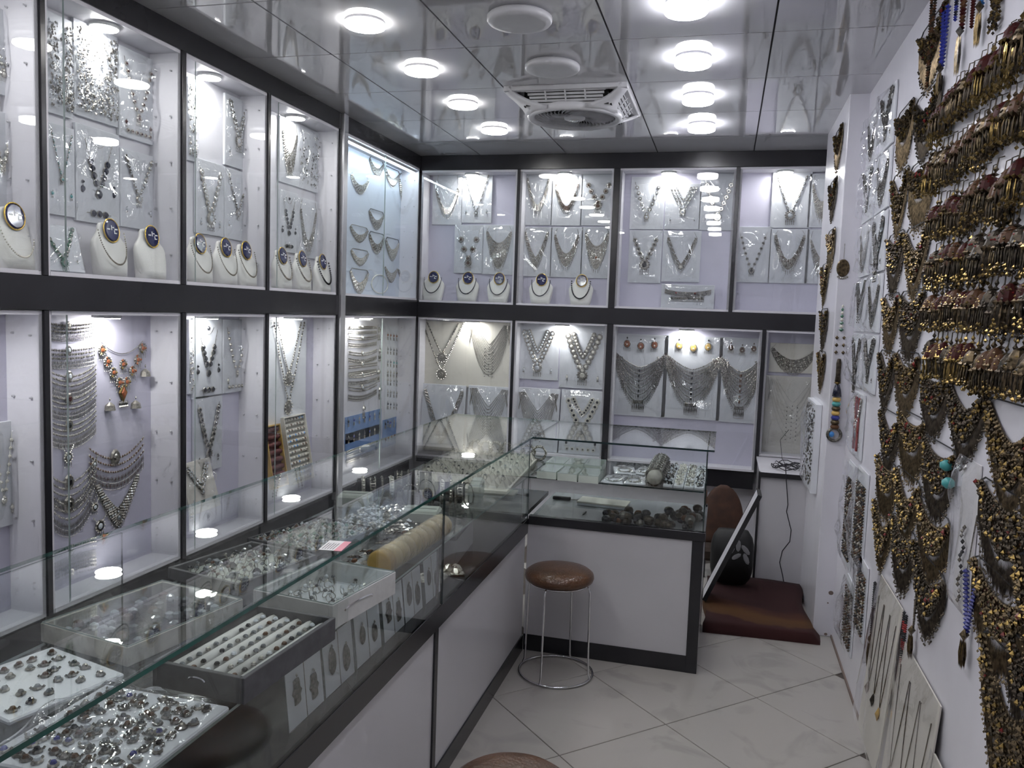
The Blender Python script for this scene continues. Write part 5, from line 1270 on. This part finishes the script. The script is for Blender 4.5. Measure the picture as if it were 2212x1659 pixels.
hang_collar(XR - .001, 1.74, .90, 3, .40, .36, 'heavy brass necklace hanging at the bottom right corner', GCOL)
hang_collar(XR - .001, 2.20, 1.40, 1, .34, .23, 'brass bib under the lowest earring row, nearer one', GCOL)
hang_collar(XR - .001, 2.52, 1.42, 4, .34, .23, 'brass bib under the lowest earring row, farther one', GCOL)
# bead strands and tassels
def strand(y, zt, zb, mats, r, label, name='bead_strand', cat='bead strand', X=XR, end=None, w=.03, top=None):
    t = thing(name, label, cat, (X - .001, y, zb), RZ['right']); H = zt - zb; q = random.Random(int(y*100))
    for s_ in (-1, 1):
        m = MB(); n = max(4, int(H/(r*1.15)))
        for k in range(n + 1):
            f = k/n; m.octa((s_*w*f*.5, -.010, H*f), r, r, r, mats[(k // 2) % len(mats)] if len(mats) > 1 else mats[0])
        m.build('strand', t)
    if top:
        m = MB()
        for s_ in (-1, 1): m.tube([(s_*w*.5, -.008, H), (s_*w*.2, -.004, H + top)], .0015, 'silver_dull', 4)
        m.build('thread', t)
    if end:
        m = MB(); l, mt = end; m.octa((0, -.014, -.008), .014, .011, .016, mt)
        for k in range(12): m.octa((.014*(k/5.5 - 1), -.012 - .006*(k % 2), -.018 - l/2), .003, .003, l/2, mt if k % 3 else 'gold_brass')
        m.build('tassel', t)
    return t
strand(2.90, 2.58, 2.30, ['stone_brown', 'dark_brass'], .007, 'long brown bead strand hanging from the top of the right wall', w=.05)
strand(2.72, 2.47, 2.31, ['stone_blue'], .009, 'deep blue bead strand with brass tassel near the ceiling', end=(.07, 'dark_brass'), w=.05, top=.1)
strand(2.60, 2.56, 2.40, ['stone_blue', 'stone_navy'], .006, 'thin dark blue bead strand near the ceiling', w=.03)
strand(2.52, 2.53, 2.35, ['stone_maroon', 'stone_brown'], .008, 'dark red bead strand with long tassel near the ceiling', end=(.11, 'silver_dark'), w=.05)
strand(2.42, 2.5, 2.32, ['stone_maroon'], .006, 'thin maroon bead strand right of the dark red one')
strand(2.34, 2.46, 2.35, ['stone_sky', 'stone_blue'], .008, 'bright blue bead strand with brass tassel at the top', end=(.09, 'old_brass'), w=.05)
t = thing('brass_belt', 'broad brass chain belt hanging at the top right', 'belt', (XR - .001, 2.22, 2.24), RZ['right'])
for k in range(9):
    m = MB(); q = random.Random(k)
    for i in range(34): m.octa((q.uniform(-.035, .035), -.006 - q.uniform(0, .008), q.uniform(0, .024)), .005, .004, .005, q.choice(['old_brass', 'dark_brass', 'gold_brass']))
    m.build('link_row', t, False, (0, 0, .022*k))
strand(1.93, 2.42, 2.26, ['stone_red', 'silver_dull'], .004, 'thin chain with red beads at the upper right edge', end=(.05, 'dark_brass'), w=.008)
# Y-shaped blue strand with brass drop near the bottom
strand(2.03, .965, .835, ['stone_blue'], .008, 'Y-shaped deep blue bead strand above the heavy brass necklace', end=(.07, 'old_brass'), w=.085, top=.14)
strand(2.52, .74, .66, ['dark_brass'], .004, 'small brass tassel hanging alone above the plastic bags', end=(.075, 'old_brass'), w=.006, name='tassel', cat='tassel')
strand(2.63, .66, .36, ['thread_black', 'thread_black', 'thread_red', 'thread_red'], .006, 'black and red bead strand hanging over the plastic bags', w=.03)
strand(3.12, .60, .40, ['thread_black', 'cable_black'], .007, 'short black strand left of the plastic bags', end=(.10, 'dark_brass'), w=.012)
for k, (y, z) in enumerate([(2.28, 1.18), (2.25, 1.14)]):
    tag(link('turquoise_bead', cached('tq', lambda: MB().lathe([(.006, -.014), (.016, -.006), (.016, .006), (.006, .014)], (0, -.018, 0), 'stone_turquoise', 10).mesh('turquoise_bead', True)), None, (XR - .001, y, z), (0, 0, RZ['right'])), 'large turquoise bead on the right wall, ' + ['left', 'right'][k] + ' of two', 'bead')

# bagged cards between the pillar and the brass columns
GBAG = 'bagged cards on the right wall'
def wallcard(y, z0, W, H, kind, label, **kw):
    SEED[0] += 1; q = random.Random(SEED[0]); t = thing('bagged_card', label, 'jewellery card', (XR - .001, y, z0), 0, GBAG, rot=(0, 0, RZ['right']))
    boxpart('card', (-W/2, W/2, -.008, -.0005, 0, H), 'card_white', t, .001)
    for nm, mb, loc in KINDS[kind](W, H, q, **kw): mb.build(nm, t, False, (loc[0], loc[1] - .008, loc[2]))
    link('plastic_sleeve', film_mesh(W, H, q, -.028), t)
    return t
BC = ['top', 'second', 'third', 'fourth', 'fifth']
for k in range(5):
    wallcard(3.94, 2.24 - .245*k, .28, .235, ['collar', 'vstrand', 'collar', 'multi', 'rosette'][k], 'bagged jewellery card, ' + BC[k] + ' of the column next to the pillar', metal='silver_dark', stone='dark_brass', r=.009 if k == 1 else .075)
    wallcard(3.60, 2.24 - .245*k, .30, .235, ['vstrand', 'collar', 'rosette', 'collar', 'vstrand'][k], 'bagged jewellery card, ' + BC[k] + ' of the column beside the brass pieces', metal='silver_dark', stone='dark_brass', r=.009 if k in (0, 4) else .075)
t = wallcard(3.78, .96, .26, .28, 'vstrand', 'bagged card with two red strips on the right wall', metal='silver_dull')
for x in (-.04, .04): boxpart('red_strip', (x - .012, x + .012, -.016, -.010, .03, .26), 'thread_red', t)
for k, (y, z0, W, H) in enumerate([(3.84, .46, .22, .46), (3.56, .52, .24, .42), (3.40, .30, .20, .30), (3.66, .14, .22, .30)]):
    SEED[0] += 1; q = random.Random(SEED[0])
    t = thing('bagged_strands', 'bag of brown bead strands hanging low on the right wall, ' + ['next to the pillar', 'middle one', 'nearest one', 'lowest one'][k], 'bag', (XR - .001, y, z0), 0, 'bagged strands', rot=(0, 0, RZ['right']))
    boxpart('card', (-W/2, W/2, -.006, -.0005, 0, H), 'card_white', t)
    for i in range(7):
        m = MB(); x = W*(.8*i/6 - .4)
        for j in range(int(H*.8/.012)): m.octa((x + q.uniform(-.003, .003), -.012, H*.08 + .012*j), .006, .006, .007, q.choice(['dark_brass', 'old_brass', 'stone_brown', 'thread_black', 'silver_dull']))
        m.build('strand', t)
    link('plastic_sleeve', film_mesh(W, H, q, -.030), t)
# large clear bags leaning at the bottom of the wall
for k, (y, z0, W, H, lb) in enumerate([(2.86, .10, .36, .56, 'taller bag behind'), (2.42, .02, .46, .56, 'wide bag in the middle'), (2.02, .02, .32, .44, 'nearest bag')]):
    SEED[0] += 1; q = random.Random(SEED[0])
    t = thing('plastic_bag', 'large clear bag of cream cards at the right wall foot, ' + lb, 'bag', (XR - .045, y, z0), 0, 'large plastic bags', rot=(math.radians(-4), 0, RZ['right']))
    boxpart('card', (-W/2, W/2, -.004, 0, 0, H), 'card_cream', t)
    for i in range(3):
        m = MB(); x = W*(.28*i - .28); chain(m, arc(W*.26, H*.88, H*.55, 1.4, 20), .0016, 'old_brass', -.006); m.build('chain', t, False, (x, 0, 0))
        m = MB(); drop(m, 0, 0, .05, .012, ['stone_brown', 'dark_brass', 'bangle_amber'][i], -.008); m.build('pendant', t, False, (x, 0, H*.36))
    def fn(u, v):
        e = min(u, 1-u, v, 1-v); return ((u - .5)*W*1.04, -.012 - min(1, e*8)*(.018 + .010*math.sin(9*u + 4*v + k) + .004*q.random()), H*v*1.02)
    MB().sheet(12, 14, fn, 'film').build('bag_film', t, True)

t = thing('plastic_bag', 'narrow clear bag with a dark chain in the bare strip of the right wall', 'bag', (XR - .001, 2.12, .86), 0, rot=(0, 0, RZ['right']))
boxpart('card', (-.07, .07, -.003, -.0005, 0, .36), 'paper_white', t)
m = MB(); q = random.Random(91)
for i in range(16): m.octa((.012*math.sin(i*1.3), -.010, .02 + .012*i), .008, .005, .007, q.choice(['silver_dark', 'thread_black', 'dark_brass']))
m.build('chain', t); link('plastic_sleeve', film_mesh(.15, .37, q, -.024), t)

# ================================================================== PILLAR: pieces on its side and front
for k, (y, z) in enumerate([(4.42, 2.52), (4.50, 2.28), (4.44, 2.02), (4.62, 1.86), (4.52, 1.62), (4.50, 1.40)]):
    hang_collar(XP - .001, y, z, k % 5, .30, .25, 'brass bib on the side of the pillar, ' + ['top', 'second', 'third', 'fourth', 'fifth', 'lowest'][k] + ' one', 'brass bibs on the pillar side')
t = thing('bagged_card', 'long bagged card hanging low on the side of the pillar', 'jewellery card', (XP - .001, 4.60, .66), 0, rot=(0, 0, RZ['right']))
boxpart('card', (-.22, .22, -.030, -.0005, 0, .46), 'card_white', t)
q = random.Random(77); m = MB()
for i in range(200): m.octa((q.uniform(-.2, .2), -.034, q.uniform(.02, .44)), .006, .004, .008, q.choice(['silver_dull', 'dark_brass', 'silver_dark']))
m.build('necklace', t); link('plastic_sleeve', film_mesh(.44, .46, q, -.046), t)
t = thing('oval_pendant', 'flat oval brass pendant on a cord on the pillar front', 'pendant', (.522, YP - .001, 1.80), 0)
m = MB(); m.gem((0, 0, 0), .030, .042, .006, 'old_brass', 20, .9); m.build('disc', t)
m = MB(); m.tube([(0, -.003, .04), (0, -.003, .115)], .0012, 'silver_dull', 4); m.build('cord', t)
m = MB()
for k in range(7): m.octa((.022*(k/3 - 1), -.003, -.040 - .008*(1 - (k/3 - 1)**2)), .005, .004, .006, 'silver_dull')
m.build('fringe', t)
t = thing('bead_strand', 'long bead strand with green, brass and teal beads on the pillar front', 'bead strand', (.532, YP - .001, 1.0), 0)
m = MB()
for k in range(8): m.octa((0, -.010, .62 - .016*k), .006 + .001*k, .008, .009, 'stone_green' if k % 2 else 'stone_pearl')
for k in range(3):
    for s_ in (-1, 1): m.octa((s_*.016, -.008, .47 - .035*k), .009, .007, .010, 'old_brass')
m.build('upper_beads', t)
m = MB(); m.lathe([(.008, .37), (.012, .35), (.011, .29), (.014, .26)], (0, -.012, 0), 'dark_brass', 10); m.octa((0, -.012, .255), .016, .012, .012, 'gold_brass'); m.build('brass_tube', t, True)
m = MB(); m.lathe([(.010, .245), (.018, .22), (.022, .19)], (0, -.016, 0), 'stone_navy', 10); m.build('teal_bell', t, True)
for k in range(7):
    m = MB(); m.lathe([(.016, -.010), (.021, 0), (.016, .010)], (0, -.018, 0), ['bangle_amber', 'stone_turquoise', 'old_brass', 'bangle_amber', 'stone_blue', 'old_brass', 'stone_brown'][k], 10); m.build('bead', t, True, (0, 0, .175 - .022*k))
m = MB(); m.tube([(.030*math.cos(a), -.016, .005 + .030*math.sin(a)) for a in [2*math.pi*k/20 for k in range(20)]], .008, 'silver_dark', 6, closed=True); m.gem((-.012, -.018, .006), .013, .014, .005, 'stone_sky', 12); m.build('ring_pendant', t, True)
for x, z, s_ in ((.571, .222, .012), (.560, .012, .008), (.56, .17, .004)):
    m = MB(); m.gem((0, 0, 0), s_, s_*.9, .001, 'plaster_scar', 9, .8); m.build('chip', pillar, False, (x, YP - .0005, z))
